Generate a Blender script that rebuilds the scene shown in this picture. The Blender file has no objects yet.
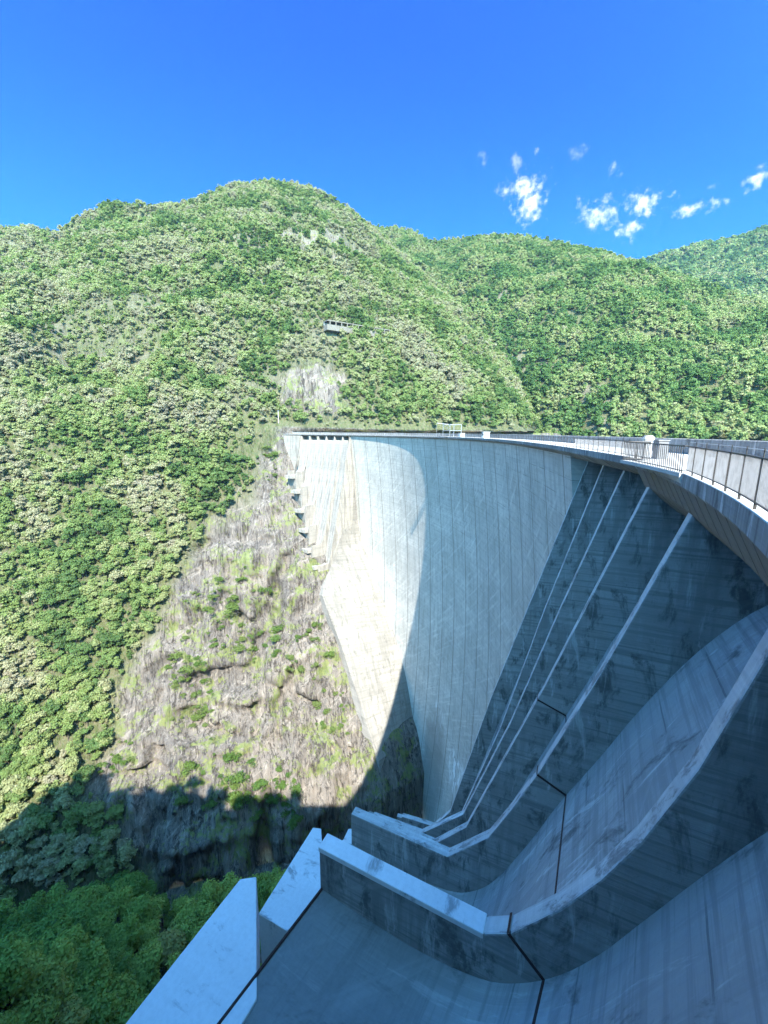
import bpy, math, random
import numpy as np
from mathutils import Vector, Matrix
from mathutils.bvhtree import BVHTree

random.seed(7)
sc = bpy.context.scene
COL = sc.collection
RAD = math.radians

# ------------------------------------------------------------------ scene, camera, light
CZ = 1.7
FPX = 414.0
PITCH = RAD(10.9)
ROLL = RAD(0.4)
cam_d = bpy.data.cameras.new('camera')
cam_d.sensor_fit = 'VERTICAL'
cam_d.sensor_height = 36.0
cam_d.lens = 36.0 * FPX / 1024.0
cam_d.clip_start = 0.1
cam_d.clip_end = 20000
cam = bpy.data.objects.new('camera', cam_d)
COL.objects.link(cam)
cam.matrix_world = (Matrix.Translation((0, 0, CZ)) @ Matrix.Rotation(math.pi / 2 - PITCH, 4, 'X')
                    @ Matrix.Rotation(ROLL, 4, 'Z'))
sc.camera = cam

SUN_HEAD = -8.0       # heading of travel of the light, degrees from +Y towards +X
SUN_EL = 46.5
sh = RAD(SUN_HEAD)
ldir = Vector((math.sin(sh) * math.cos(RAD(SUN_EL)), math.cos(sh) * math.cos(RAD(SUN_EL)), -math.sin(RAD(SUN_EL))))
sun_d = bpy.data.lights.new('sun', 'SUN')
sun_d.energy = 4.0
sun_d.angle = RAD(0.5)
sun_d.color = (1.0, 0.94, 0.84)
sun = bpy.data.objects.new('sun', sun_d)
COL.objects.link(sun)
sun.rotation_euler = ldir.to_track_quat('-Z', 'Y').to_euler()

vs = sc.view_settings
vs.view_transform = 'Standard'
vs.look = 'None'
vs.gamma = 1.0
vs.use_curve_mapping = False
vs.exposure = 2.2
sc.render.engine = 'CYCLES'
cy = sc.cycles
cy.use_denoising = True
cy.max_bounces = 6
cy.diffuse_bounces = 3
cy.glossy_bounces = 2
cy.transmission_bounces = 3
cy.transparent_max_bounces = 8
cy.use_adaptive_sampling = True
cy.adaptive_threshold = 0.02
cy.volume_bounces = 0


# ------------------------------------------------------------------ node helper
class NT:
    def __init__(self, tree):
        self.t = tree
        self.n = tree.nodes
        self.l = tree.links

    def node(self, typ, **kw):
        nd = self.n.new(typ)
        for k, v in kw.items():
            setattr(nd, k, v)
        return nd

    def put(self, sock, v):
        if hasattr(v, 'is_linked') or isinstance(v, bpy.types.NodeSocket):
            self.l.new(v, sock)
        elif v is not None:
            if sock.type == 'RGBA' and not isinstance(v, (int, float)) and len(v) == 3:
                v = (*v, 1)
            sock.default_value = v

    def math(self, op, a, b=None, c=None, clamp=False):
        nd = self.node('ShaderNodeMath', operation=op, use_clamp=clamp)
        self.put(nd.inputs[0], a)
        if b is not None:
            self.put(nd.inputs[1], b)
        if c is not None:
            self.put(nd.inputs[2], c)
        return nd.outputs[0]

    def vmath(self, op, a, b=None, out=0):
        nd = self.node('ShaderNodeVectorMath', operation=op)
        self.put(nd.inputs[0], a)
        if b is not None:
            self.put(nd.inputs[1], b)
        return nd.outputs[out]

    def noise(self, vec, scale, detail=4, rough=0.55, dist=0.0):
        nd = self.node('ShaderNodeTexNoise')
        nd.noise_dimensions = '3D'
        self.put(nd.inputs['Vector'], vec)
        nd.inputs['Scale'].default_value = scale
        nd.inputs['Detail'].default_value = detail
        nd.inputs['Roughness'].default_value = rough
        nd.inputs['Distortion'].default_value = dist
        return nd.outputs[0]

    def ramp(self, fac, a, b, lo=0.0, hi=1.0):
        nd = self.node('ShaderNodeMapRange')
        nd.interpolation_type = 'SMOOTHSTEP'
        self.put(nd.inputs[0], fac)
        nd.inputs[1].default_value = a
        nd.inputs[2].default_value = b
        nd.inputs[3].default_value = lo
        nd.inputs[4].default_value = hi
        return nd.outputs[0]

    def mix(self, fac, a, b, mode='MIX'):
        nd = self.node('ShaderNodeMix', data_type='RGBA', blend_type=mode)
        self.put(nd.inputs[0], fac)
        self.put(nd.inputs[6], a)
        self.put(nd.inputs[7], b)
        return nd.outputs[2]

    def scale(self, vec, s):
        nd = self.node('ShaderNodeMapping')
        self.put(nd.inputs[0], vec)
        nd.inputs[3].default_value = s
        return nd.outputs[0]


def new_mat(name):
    m = bpy.data.materials.new(name)
    m.use_nodes = True
    m.node_tree.nodes.clear()
    nt = NT(m.node_tree)
    out = nt.node('ShaderNodeOutputMaterial')
    return m, nt, out


def principled(nt, out, col, rough=0.85, spec=0.3, bump=None, bdist=0.1, bstr=0.5, metal=0.0):
    b = nt.node('ShaderNodeBsdfPrincipled')
    nt.put(b.inputs['Base Color'], col)
    nt.put(b.inputs['Roughness'], rough)
    b.inputs['Specular IOR Level'].default_value = spec
    b.inputs['Metallic'].default_value = metal
    if bump is not None:
        bm = nt.node('ShaderNodeBump')
        bm.inputs['Strength'].default_value = bstr
        bm.inputs['Distance'].default_value = bdist
        nt.put(bm.inputs['Height'], bump)
        nt.l.new(bm.outputs[0], b.inputs['Normal'])
    nt.l.new(b.outputs[0], out.inputs[0])
    return b


# ------------------------------------------------------------------ materials
def concrete(name, base, warm=(0.34, 0.30, 0.25), streak=0.35, course=0.3, lift=2.5, joint=0.0, stain=0.4, stain_scale=0.08,
             eff=0.0, course_f=2.4, streak_f=1.0, bstr=0.5, tone=0.35, effmask=None, stain_lo=0.53, oblique=0.0, dark=0.35, liftdark=0.25, seepage=None):
    """UV in metres: u along, v down the surface"""
    m, nt, out = new_mat(name)
    uv = nt.node('ShaderNodeTexCoord').outputs['UV']
    sep = nt.node('ShaderNodeSeparateXYZ')
    nt.l.new(uv, sep.inputs[0])
    u, v = sep.outputs[0], sep.outputs[1]
    big = nt.noise(uv, 0.06, 5, 0.6)
    med = nt.noise(uv, 0.45, 5, 0.65)
    fine = nt.noise(uv, 5.0, 3, 0.6)
    st = nt.noise(nt.scale(uv, (streak_f, 0.035, 1)), 1.0, 6, 0.65, 0.2)
    st2 = nt.noise(nt.scale(uv, (streak_f * 3.3, 0.09, 1)), 1.0, 4, 0.6, 0.1)
    co = nt.noise(nt.scale(uv, (0.07, course_f, 1)), 1.0, 4, 0.7)
    cw = nt.noise(nt.scale(uv, (0.02, 0.33 / max(lift, .1) * 1.7, 1)), 1.0, 2, 0.5)
    col = nt.mix(nt.ramp(big, 0.3, 0.7), base, tuple(c * (1 - tone) for c in base))
    col = nt.mix(nt.math('MULTIPLY', nt.ramp(med, 0.45, 0.75), 0.3), col, warm if base[0] > .3 else tuple(c * .8 for c in base))
    col = nt.mix(nt.math('MULTIPLY', nt.ramp(st, 0.47, 0.62), streak), col, tuple(c * dark for c in base))
    col = nt.mix(nt.math('MULTIPLY', nt.ramp(st2, 0.52, 0.68), streak * 0.65), col, tuple(min(1, c * 1.45) for c in base))
    col = nt.mix(nt.math('MULTIPLY', nt.ramp(co, 0.47, 0.6), course), col, tuple(c * 0.5 for c in base))
    col = nt.mix(nt.math('MULTIPLY', nt.ramp(cw, 0.42, 0.6), course * 0.7), col, tuple(c * 0.6 for c in base))
    if lift:
        fr = nt.math('FRACT', nt.math('DIVIDE', nt.math('ADD', v, nt.math('MULTIPLY', nt.math('SUBTRACT', med, 0.5), 0.12)), lift))
        ln = nt.math('LESS_THAN', nt.math('ABSOLUTE', nt.math('SUBTRACT', fr, 0.5)), 0.035 / lift * 1.3)
        brk = nt.ramp(nt.noise(nt.scale(uv, (0.25, 1.7, 1)), 1.0, 3), 0.4, 0.6)
        col = nt.mix(nt.math('MULTIPLY', nt.math('MULTIPLY', ln, brk), liftdark), col, tuple(c * 0.2 for c in base))
    sn = nt.noise(nt.scale(uv, (1, 0.4, 1)), stain_scale * 6, 6, 0.7, 0.4)
    col = nt.mix(nt.math('MULTIPLY', nt.ramp(sn, stain_lo, stain_lo + .12), stain), col, tuple(c * 0.22 for c in base))
    if oblique:
        rot = nt.node('ShaderNodeMapping')
        nt.put(rot.inputs[0], uv)
        rot.inputs[2].default_value = (0, 0, RAD(-38))
        on = nt.noise(nt.scale(rot.outputs[0], (0.05, 0.7, 1)), 1.0, 5, 0.65, 0.3)
        col = nt.mix(nt.math('MULTIPLY', nt.ramp(on, 0.52, 0.68), oblique * .7), col, tuple(min(1, c * 1.35) for c in base))
        col = nt.mix(nt.math('MULTIPLY', nt.ramp(on, 0.48, 0.34), oblique * .6), col, tuple(c * .6 for c in base))
    if eff:
        en = nt.noise(nt.scale(uv, (1.1, 0.16, 1)), 1.0, 5, 0.7, 0.5)
        ef = nt.math('MULTIPLY', nt.ramp(en, 0.57, 0.66), eff)
        col = nt.mix(ef, col, (0.75, 0.74, 0.70))
    if effmask:
        for (u0, v0, a, b_, s_) in effmask:
            du = nt.math('DIVIDE', nt.math('SUBTRACT', u, u0), a)
            dv = nt.math('DIVIDE', nt.math('SUBTRACT', v, v0), b_)
            dd = nt.math('ADD', nt.math('MULTIPLY', du, du), nt.math('MULTIPLY', dv, dv))
            en = nt.noise(nt.scale(uv, (0.8, 0.13, 1)), 1.0, 5, 0.7, 0.6)
            ef = nt.math('MULTIPLY', nt.math('MULTIPLY', nt.ramp(dd, 1.0, 0.2), nt.ramp(en, 0.5, 0.58)), s_)
            col = nt.mix(ef, col, (0.85, 0.84, 0.80))
    if seepage:
        for (u0, v0, a, b_, s_) in seepage:
            du = nt.math('DIVIDE', nt.math('SUBTRACT', u, u0), a)
            dv = nt.math('DIVIDE', nt.math('SUBTRACT', v, v0), b_)
            dd = nt.math('ADD', nt.math('MULTIPLY', du, du), nt.math('MULTIPLY', dv, dv))
            dd = nt.math('ADD', dd, nt.math('MULTIPLY', nt.math('SUBTRACT', big, 0.5), 1.6))
            col = nt.mix(nt.math('MULTIPLY', nt.ramp(dd, 1.0, 0.25), s_), col, tuple(c * 0.25 for c in base))
    if joint:
        fr = nt.math('FRACT', nt.math('DIVIDE', nt.math('ADD', u, nt.math('MULTIPLY', nt.math('SUBTRACT', med, .5), .25)), joint))
        ln = nt.ramp(nt.math('ABSOLUTE', nt.math('SUBTRACT', fr, 0.5)), 0.0, 0.035, 1.0, 0.0)
        wnz = nt.node('ShaderNodeTexWhiteNoise', noise_dimensions='2D')
        cmb = nt.node('ShaderNodeCombineXYZ')
        nt.put(cmb.inputs[0], nt.math('FLOOR', nt.math('ADD', nt.math('DIVIDE', u, joint), .5)))
        nt.put(cmb.inputs[1], nt.math('FLOOR', nt.math('DIVIDE', v, 9.0)))
        nt.l.new(cmb.outputs[0], wnz.inputs['Vector'])
        col = nt.mix(nt.math('MULTIPLY', wnz.outputs[0], .3), col, tuple(c * .62 for c in base))
        col = nt.mix(nt.math('MULTIPLY', ln, 0.85), col, tuple(c * 0.18 for c in base))
    col = nt.mix(nt.math('MULTIPLY', nt.ramp(fine, 0.35, 0.7), 0.22), col, tuple(c * 0.6 for c in base))
    h = nt.math('ADD', nt.math('MULTIPLY', co, 0.7), nt.math('ADD', nt.math('MULTIPLY', fine, 0.25), nt.math('MULTIPLY', st, 0.4)))
    principled(nt, out, col, 0.88, 0.25, h, 0.12, bstr)
    return m


M = {}
M['face'] = concrete('arch_concrete', (0.64, 0.60, 0.52), streak=0.42, course=0.4, lift=3.0, joint=13.7, stain=0.3, course_f=1.3,  # paler than the foundation block to make up for sun grazing the face
                     streak_f=0.35, tone=0.28, liftdark=0.8, oblique=0.5,
                     effmask=[(168, 158, 16, 14, 1.0), (150, 146, 14, 12, .9), (196, 150, 10, 14, .8)],
                     seepage=[(197, 178, 17, 40, .75)])
M['block'] = concrete('block_concrete', (0.245, 0.235, 0.21), streak=0.4, course=0.5, lift=3.0, joint=0.0, stain=0.45, course_f=0.9,  # greyer concrete, also darkened to tone down its head-on sun
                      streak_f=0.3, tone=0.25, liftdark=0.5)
M['wall'] = concrete('wall_concrete', (0.37, 0.37, 0.345), stain_lo=.505, streak=0.55, course=0.85, lift=2.6, stain=0.85, course_f=2.6, eff=0.3, oblique=.25, stain_scale=.12,
                     streak_f=0.5, tone=0.3, liftdark=0.4)
M['floor'] = concrete('chute_concrete', (0.41, 0.42, 0.40), streak=0.3, course=0.75, lift=3.2, stain=0.85, course_f=1.6, eff=0.35, oblique=.3,
                      streak_f=1.5, tone=0.35, liftdark=0.6)
M['bucket'] = concrete('damp_chute_concrete', (0.41, 0.42, 0.40), streak=0.3, course=0.75, lift=3.2, stain=0.85, course_f=1.6, eff=0.25, oblique=.3,
                       streak_f=1.5, tone=0.35, liftdark=0.6, seepage=[(4, 29, 20, 11, .62)])
M['worn'] = concrete('worn_edge_concrete', (0.60, 0.59, 0.56), streak=0.35, course=0.35, lift=0, stain=0.8, course_f=1.2, eff=0.6,
                     streak_f=1.2, tone=0.35, stain_scale=.2, stain_lo=.5)
M['pale'] = concrete('new_concrete', (0.64, 0.64, 0.63), warm=(0.65, 0.65, 0.62), streak=0.15, course=0.04, lift=0, stain=0.75, course_f=0.4,
                     streak_f=0.2, tone=0.08, dark=0.6, bstr=0.15, stain_scale=0.13, stain_lo=0.545)
M['deck'] = concrete('deck_concrete', (0.52, 0.50, 0.46), streak=0.2, course=0.08, lift=0, stain=0.2, streak_f=0.6, tone=0.12)
M['fascia'] = concrete('fascia_concrete', (0.30, 0.30, 0.285), streak=0.75, course=0.2, lift=0, stain=0.75, streak_f=1.8, tone=0.4, eff=0.45, stain_scale=.16)
M['soffit'] = concrete('soffit_concrete', (0.21, 0.195, 0.165), streak=0.6, course=0.2, lift=0, stain=0.6, streak_f=1.8, tone=0.4, stain_scale=.16)
M['farwall'] = concrete('far_spillway_concrete', (0.315, 0.30, 0.265), streak=0.75, course=0.3, lift=3.0, stain=0.3, course_f=1.0,
                        streak_f=0.5, tone=0.2)


def flat_mat(name, col, rough=0.6, metal=0.0, var=0.25, sc_=3.0):
    m, nt, out = new_mat(name)
    ob = nt.node('ShaderNodeTexCoord').outputs['Object']
    n = nt.noise(ob, sc_, 4, 0.6)
    c = nt.mix(nt.ramp(n, 0.35, 0.7), col, tuple(x * (1 - var) for x in col))
    principled(nt, out, c, rough, 0.4, n, 0.01, 0.2, metal)
    return m


M['steel'] = flat_mat('dark_painted_steel', (0.07, 0.068, 0.065), 0.5, 0.3)
M['galv'] = flat_mat('galvanised_steel', (0.45, 0.46, 0.47), 0.45, 0.6)
M['rust'] = flat_mat('rust_brown_joint', (0.045, 0.020, 0.016), 0.8)
M['white'] = flat_mat('white_paint', (0.8, 0.8, 0.78), 0.5)
M['greybox'] = flat_mat('grey_paint', (0.22, 0.23, 0.24), 0.5)
M['glass'] = flat_mat('dark_glass', (0.03, 0.035, 0.04), 0.1)
M['bark'] = flat_mat('bark', (0.10, 0.085, 0.065), 0.9, 0, 0.4, 6)


def leaf_mat(name, cols, trans=0.35, wscale=0.02):
    m, nt, out = new_mat(name)
    oi = nt.node('ShaderNodeObjectInfo')
    rnd = oi.outputs['Random']
    loc = oi.outputs['Location']
    n = nt.noise(loc, wscale, 5, 0.65)
    geo = nt.node('ShaderNodeNewGeometry')
    ln = nt.noise(nt.node('ShaderNodeTexCoord').outputs['Object'], 0.9, 2)
    f = nt.math('ADD', nt.math('MULTIPLY', rnd, 0.36), nt.math('MULTIPLY', nt.ramp(n, 0.36, 0.62), 0.64))
    cr = nt.node('ShaderNodeValToRGB')
    e = cr.color_ramp.elements
    while len(e) < len(cols):
        e.new(0.5)
    for i, c in enumerate(cols):
        e[i].position = i / (len(cols) - 1)
        e[i].color = (*c, 1)
    nt.put(cr.inputs[0], f)
    col = nt.mix(nt.math('MULTIPLY', nt.ramp(ln, 0.35, 0.7), 0.45), cr.outputs[0], tuple(0.55 * x for x in cols[len(cols) // 2]))
    d = nt.node('ShaderNodeBsdfDiffuse')
    nt.put(d.inputs[0], col)
    t = nt.node('ShaderNodeBsdfTranslucent')
    nt.put(t.inputs[0], nt.mix(1.0, col, (1.0, 1.0, 0.55), 'MULTIPLY'))
    ms = nt.node('ShaderNodeMixShader')
    ms.inputs[0].default_value = trans
    nt.l.new(d.outputs[0], ms.inputs[1])
    nt.l.new(t.outputs[0], ms.inputs[2])
    nt.l.new(ms.outputs[0], out.inputs[0])
    return m


M['leaf'] = leaf_mat('forest_leaves', [(0.035, 0.085, 0.03), (0.095, 0.175, 0.055), (0.19, 0.265, 0.085), (0.29, 0.325, 0.15), (0.34, 0.33, 0.215), (0.28, 0.255, 0.20)])
M['leaf_shade'] = leaf_mat('gorge_leaves', [(0.06, 0.13, 0.035), (0.14, 0.25, 0.065), (0.25, 0.37, 0.09), (0.34, 0.43, 0.11), (0.31, 0.30, 0.12)])  # leaf colours lightened to stand in for weak fill light in the gorge
M['leaf_far'] = leaf_mat('far_leaves', [(0.035, 0.09, 0.035), (0.09, 0.17, 0.055), (0.17, 0.25, 0.085), (0.28, 0.32, 0.135), (0.31, 0.29, 0.18)])
M['leaf_shrub'] = leaf_mat('shrub_leaves', [(0.07, 0.135, 0.035), (0.11, 0.175, 0.045), (0.16, 0.20, 0.07)])


def terrain_mat():
    m, nt, out = new_mat('mountain_ground')
    tc = nt.node('ShaderNodeTexCoord').outputs['Object']
    at = nt.node('ShaderNodeAttribute')
    at.attribute_name = 'rock'
    rk = at.outputs['Fac']
    mp = nt.node('ShaderNodeMapping')
    nt.put(mp.inputs[0], tc)
    mp.inputs[2].default_value = (0, 0, RAD(-16))
    al = mp.outputs[0]
    n1 = nt.noise(nt.scale(al, (0.16, 0.05, 0.022)), 1.0, 9, 0.66, 0.5)
    nv = nt.noise(nt.scale(al, (0.6, 0.25, 0.09)), 1.0, 9, 0.74, 1.2)
    mp2 = nt.node('ShaderNodeMapping')
    nt.put(mp2.inputs[0], tc)
    mp2.inputs[2].default_value = (RAD(8), RAD(32), RAD(-16))
    nd_ = nt.noise(nt.scale(mp2.outputs[0], (0.03, 0.05, 0.3)), 1.0, 6, 0.65, 0.6)
    n2 = nt.noise(tc, 0.035, 5, 0.6)
    n3 = nt.noise(nt.scale(tc, (1, 1, 0.5)), 0.6, 6, 0.72, 0.4)
    n4 = nt.noise(tc, 0.075, 6, 0.7, 0.5)
    crack = nt.math('MULTIPLY', nt.ramp(nt.math('ABSOLUTE', nt.math('SUBTRACT', n1, 0.5)), 0.0, 0.017, 1.0, 0.0), nt.ramp(n4, .36, .5))
    rc = nt.mix(nt.ramp(n2, 0.35, 0.65), (0.170, 0.150, 0.128), (0.115, 0.105, 0.095))
    rc = nt.mix(nt.math('MULTIPLY', nt.ramp(nv, 0.52, 0.66), 0.8), rc, (0.25, 0.225, 0.19))
    rc = nt.mix(nt.math('MULTIPLY', nt.ramp(nd_, 0.56, 0.66), 0.55), rc, (0.28, 0.255, 0.22))
    rc = nt.mix(nt.math('MULTIPLY', nt.ramp(nv, 0.46, 0.34), 0.75), rc, (0.05, 0.044, 0.039))
    rc = nt.mix(nt.math('MULTIPLY', nt.ramp(n3, 0.44, 0.3), 0.6), rc, (0.045, 0.04, 0.036))
    rc = nt.mix(nt.math('MULTIPLY', crack, 0.8), rc, (0.03, 0.028, 0.026))
    ns = nt.noise(nt.scale(al, (0.42, 0.22, 0.045)), 1.0, 6, 0.7, 1.0)
    rc = nt.mix(nt.math('MULTIPLY', nt.ramp(ns, 0.47, 0.38), 0.85), rc, (0.045, 0.038, 0.032))
    rc = nt.mix(nt.math('MULTIPLY', nt.ramp(ns, 0.57, 0.66), 0.5), rc, (0.33, 0.30, 0.26))
    gr = nt.mix(nt.ramp(n3, 0.35, 0.65), (0.095, 0.145, 0.03), (0.165, 0.185, 0.065))
    gm = nt.math('MULTIPLY', nt.ramp(nt.math('ADD', n4, nt.math('MULTIPLY', nt.math('SUBTRACT', n3, .5), .6)), 0.515, 0.6), 0.8)
    rc = nt.mix(gm, rc, gr)
    soil = nt.mix(nt.ramp(n3, 0.35, 0.7), (0.065, 0.085, 0.03), (0.13, 0.12, 0.075))
    col = nt.mix(rk, soil, rc)
    h = nt.math('ADD', nt.math('MULTIPLY', n1, 1.0), nt.math('ADD', nt.math('MULTIPLY', nv, 0.8), nt.math('MULTIPLY', crack, -0.25)))
    principled(nt, out, col, 0.95, 0.15, h, 2.0, 0.8)
    return m


M['terrain'] = terrain_mat()
M['water'] = flat_mat('lake_water', (0.02, 0.05, 0.05), 0.08)
M['gravel'] = flat_mat('pale_gravel', (0.30, 0.29, 0.27), 0.95, 0, 0.4, 0.8)
M['asphalt'] = concrete('road_surface', (0.46, 0.45, 0.42), streak=0.15, course=0.06, lift=0, stain=0.15, tone=0.1)


# ------------------------------------------------------------------ mesh helper
class MB:
    def __init__(self):
        self.v = []
        self.f = []
        self.uv = []

    def face(self, pts, uvs=None):
        b = len(self.v)
        self.v.extend([tuple(float(c) for c in p) for p in pts])
        self.f.append(list(range(b, b + len(pts))))
        if uvs is None:
            uvs = [(0, 0)] * len(pts)
        self.uv.append([(float(a), float(c)) for a, c in uvs])

    def grid(self, P, UV, flip=False):
        ni, nj = len(P), len(P[0])
        b = len(self.v)
        for r in P:
            for p in r:
                self.v.append(tuple(float(c) for c in p))
        for i in range(ni - 1):
            for j in range(nj - 1):
                q = [(i, j), (i + 1, j), (i + 1, j + 1), (i, j + 1)]
                if flip:
                    q = q[::-1]
                self.f.append([b + a * nj + c for a, c in q])
                self.uv.append([UV[a][c] for a, c in q])

    def box(self, c, sx, sy, sz, ux=(1, 0), uy=None):
        """box centred on c in plan (bottom at c.z), local x axis along ux"""
        ux = np.array(ux, float)
        ux /= np.hypot(*ux)
        uy = np.array((-ux[1], ux[0]))
        P = []
        for z in (0, sz):
            for a, b_ in ((-.5, -.5), (.5, -.5), (.5, .5), (-.5, .5)):
                xy = np.array(c[:2]) + ux * a * sx + uy * b_ * sy
                P.append((xy[0], xy[1], c[2] + z))
        for q, w in (((0, 3, 2, 1), sx), ((4, 5, 6, 7), sx), ((0, 1, 5, 4), sx), ((1, 2, 6, 5), sy), ((2, 3, 7, 6), sx), ((3, 0, 4, 7), sy)):
            hgt = sz if q not in ((0, 3, 2, 1), (4, 5, 6, 7)) else sy
            self.face([P[k] for k in q], [(0, 0), (w, 0), (w, hgt), (0, hgt)])

    def tube(self, pts, r, n=6, r2=None):
        pts = [np.array(p, float) for p in pts]
        rings = []
        L = 0
        for i, p in enumerate(pts):
            d = pts[min(i + 1, len(pts) - 1)] - pts[max(i - 1, 0)]
            d /= np.linalg.norm(d)
            a = np.cross(d, (0, 0, 1.0))
            if np.linalg.norm(a) < 1e-3:
                a = np.array((1.0, 0, 0))
            a /= np.linalg.norm(a)
            b_ = np.cross(a, d)
            rr = r if r2 is None else r + (r2 - r) * i / (len(pts) - 1)
            rings.append([p + rr * (a * math.cos(2 * math.pi * k / n) + b_ * math.sin(2 * math.pi * k / n)) for k in range(n + 1)])
        UV = [[(k * r, i) for k in range(n + 1)] for i in range(len(pts))]
        self.grid(rings, UV)
        self.face(rings[0][:n])
        self.face(rings[-1][:n][::-1])

    def build(self, name, mat, parent=None, smooth=False, merge=True, bevel=0.0):
        me = bpy.data.meshes.new(name)
        me.from_pydata(self.v, [], self.f)
        uvl = me.uv_layers.new(name='UVMap')
        flat = [c for f in self.uv for p in f for c in p]
        uvl.data.foreach_set('uv', flat)
        me.materials.append(mat)
        o = bpy.data.objects.new(name, me)
        COL.objects.link(o)
        if parent is not None:
            o.parent = parent
        if smooth:
            me.polygons.foreach_set('use_smooth', [True] * len(me.polygons))
        if bevel:
            import bmesh
            bm = bmesh.new()
            bm.from_mesh(me)
            bmesh.ops.remove_doubles(bm, verts=bm.verts, dist=1e-4)
            bmesh.ops.recalc_face_normals(bm, faces=bm.faces)
            bm.to_mesh(me)
            bm.free()
            md = o.modifiers.new('bevel', 'BEVEL')
            md.width = bevel
            md.segments = 2
            md.limit_method = 'ANGLE'
            md.angle_limit = RAD(25)
        return o


def empty(name, loc=(0, 0, 0), label=None, cat=None, group=None, rz=0.0):
    o = bpy.data.objects.new(name, None)
    COL.objects.link(o)
    o.location = loc
    o.rotation_euler = (0, 0, rz)
    tag(o, label, cat, group)
    return o


def tag(o, label=None, cat=None, group=None, kind=None):
    if label:
        o['label'] = label
    if cat:
        o['category'] = cat
    if group:
        o['group'] = group
    if kind:
        o['kind'] = kind
    return o


# ------------------------------------------------------------------ numpy noise
def _hash(ix, iy, iz):
    h = (ix * 374761393 + iy * 668265263 + iz * 2147483647 + 1274126177) & 0xFFFFFFFF
    h = ((h ^ (h >> 13)) * 1274126177) & 0xFFFFFFFF
    h = ((h ^ (h >> 16)) * 2246822519) & 0xFFFFFFFF
    return ((h ^ (h >> 15)) & 0xFFFFFF) / float(0xFFFFFF) * 2 - 1


def vnoise(p):
    p = np.asarray(p, float)
    i = np.floor(p).astype(np.int64)
    f = p - i
    w = f * f * f * (f * (f * 6 - 15) + 10)
    r = 0
    for dx in (0, 1):
        for dy in (0, 1):
            for dz in (0, 1):
                wt = (w[..., 0] if dx else 1 - w[..., 0]) * (w[..., 1] if dy else 1 - w[..., 1]) * (w[..., 2] if dz else 1 - w[..., 2])
                r = r + wt * _hash(i[..., 0] + dx, i[..., 1] + dy, i[..., 2] + dz)
    return r


def fbm(p, scale, octv=5, gain=0.5, off=0.0):
    p = np.asarray(p, float) * scale + off
    a, s, r = 1.0, 0.0, 0
    for k in range(octv):
        r = r + a * vnoise(p * 2.03 ** k + 17.3 * k)
        s += a
        a *= gain
    return r / s


def ridged(p, scale, octv=4, gain=0.5, off=0.0):
    p = np.asarray(p, float) * scale + off
    a, s, r = 1.0, 0.0, 0
    for k in range(octv):
        r = r + a * (1 - np.abs(vnoise(p * 2.03 ** k + 9.1 * k)) * 2)
        s += a
        a *= gain
    return r / s


# ------------------------------------------------------------------ the crest line of the dam
HS = [(-60, 38), (-12, 37), (0, 33), (8, 27), (18, 24), (24, 16), (32, 12.5), (45, 12), (60, 10), (80, 8), (100, 6)]


def head(s):
    if s >= 100:
        return 6 - (s - 100) / 237 * 180 / math.pi
    return float(np.interp(s, [a for a, _ in HS], [b for _, b in HS]))


_ds = .25
_S = np.arange(-40, 420, _ds)
_hd = np.radians([head(s + _ds / 2) for s in _S])
_x = np.concatenate([[0], np.cumsum(np.sin(_hd) * _ds)])
_y = np.concatenate([[0], np.cumsum(np.cos(_hd) * _ds)])
_i0 = int(40 / _ds)
_x = _x - _x[_i0] + 7.4
_y = _y - _y[_i0] + 7.8
_SS = np.append(_S, _S[-1] + _ds)


def cr(s):
    return np.array([np.interp(s, _SS, _x), np.interp(s, _SS, _y)])


def nn(s):
    a = RAD(head(s))
    return np.array([-math.cos(a), math.sin(a)])


def tt(s):
    a = RAD(head(s))
    return np.array([math.sin(a), math.cos(a)])


def at(s, t, z):
    p = cr(s) + nn(s) * t
    return (p[0], p[1], z)


dam = empty('arch_dam', (0, 0, 0), 'tall curved grey concrete arch dam with stepped spillway chutes at both ends', 'dam')


def sweep(name, mat, prof, ss, closed=True, parent=dam, smooth=False, caps=True):
    """prof: list of (t,z) or function s -> list"""
    mb = MB()
    rows = []
    UV = []
    for s in ss:
        pr = prof(s) if callable(prof) else prof
        if closed:
            pr = pr + [pr[0]]
        rows.append([at(s, t, z) for t, z in pr])
        acc = 0
        uvr = []
        for i, (t, z) in enumerate(pr):
            if i:
                acc += math.hypot(t - pr[i - 1][0], z - pr[i - 1][1])
            uvr.append((s, acc))
        UV.append(uvr)
    mb.grid(rows, UV)
    if closed and caps:
        mb.face(rows[0][:-1])
        mb.face(rows[-1][:-1][::-1])
    return mb.build(name, mat, parent, smooth)


# ---- arch body
ZB = -222.0


def dface(drop):
    return -7.2 * (1 - ((drop - 105.0) / 105.0) ** 2)


def arch_prof(s):
    zs = [-1.2] + list(np.arange(-4, ZB - .1, -6.0))
    fr = [(dface(-z) - 0.9, z) for z in zs]
    th = [(dface(-z) - 7 - 0.085 * -z, z) for z in zs]
    return fr + th[::-1]


S_ARCH0, S_ARCH1 = 51.0, 292.0
arch_ss = list(np.linspace(S_ARCH0, S_ARCH1, 90))
mbf = MB()
rows, UV = [], []
for s in arch_ss:
    zs = [-1.2] + list(np.arange(-4, ZB - .1, -4.0))
    rows.append([at(s, dface(-z) - 0.9, z) for z in zs])
    UV.append([(s + 6.0, -z) for z in zs])
mbf.grid(rows, UV, flip=True)
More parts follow.
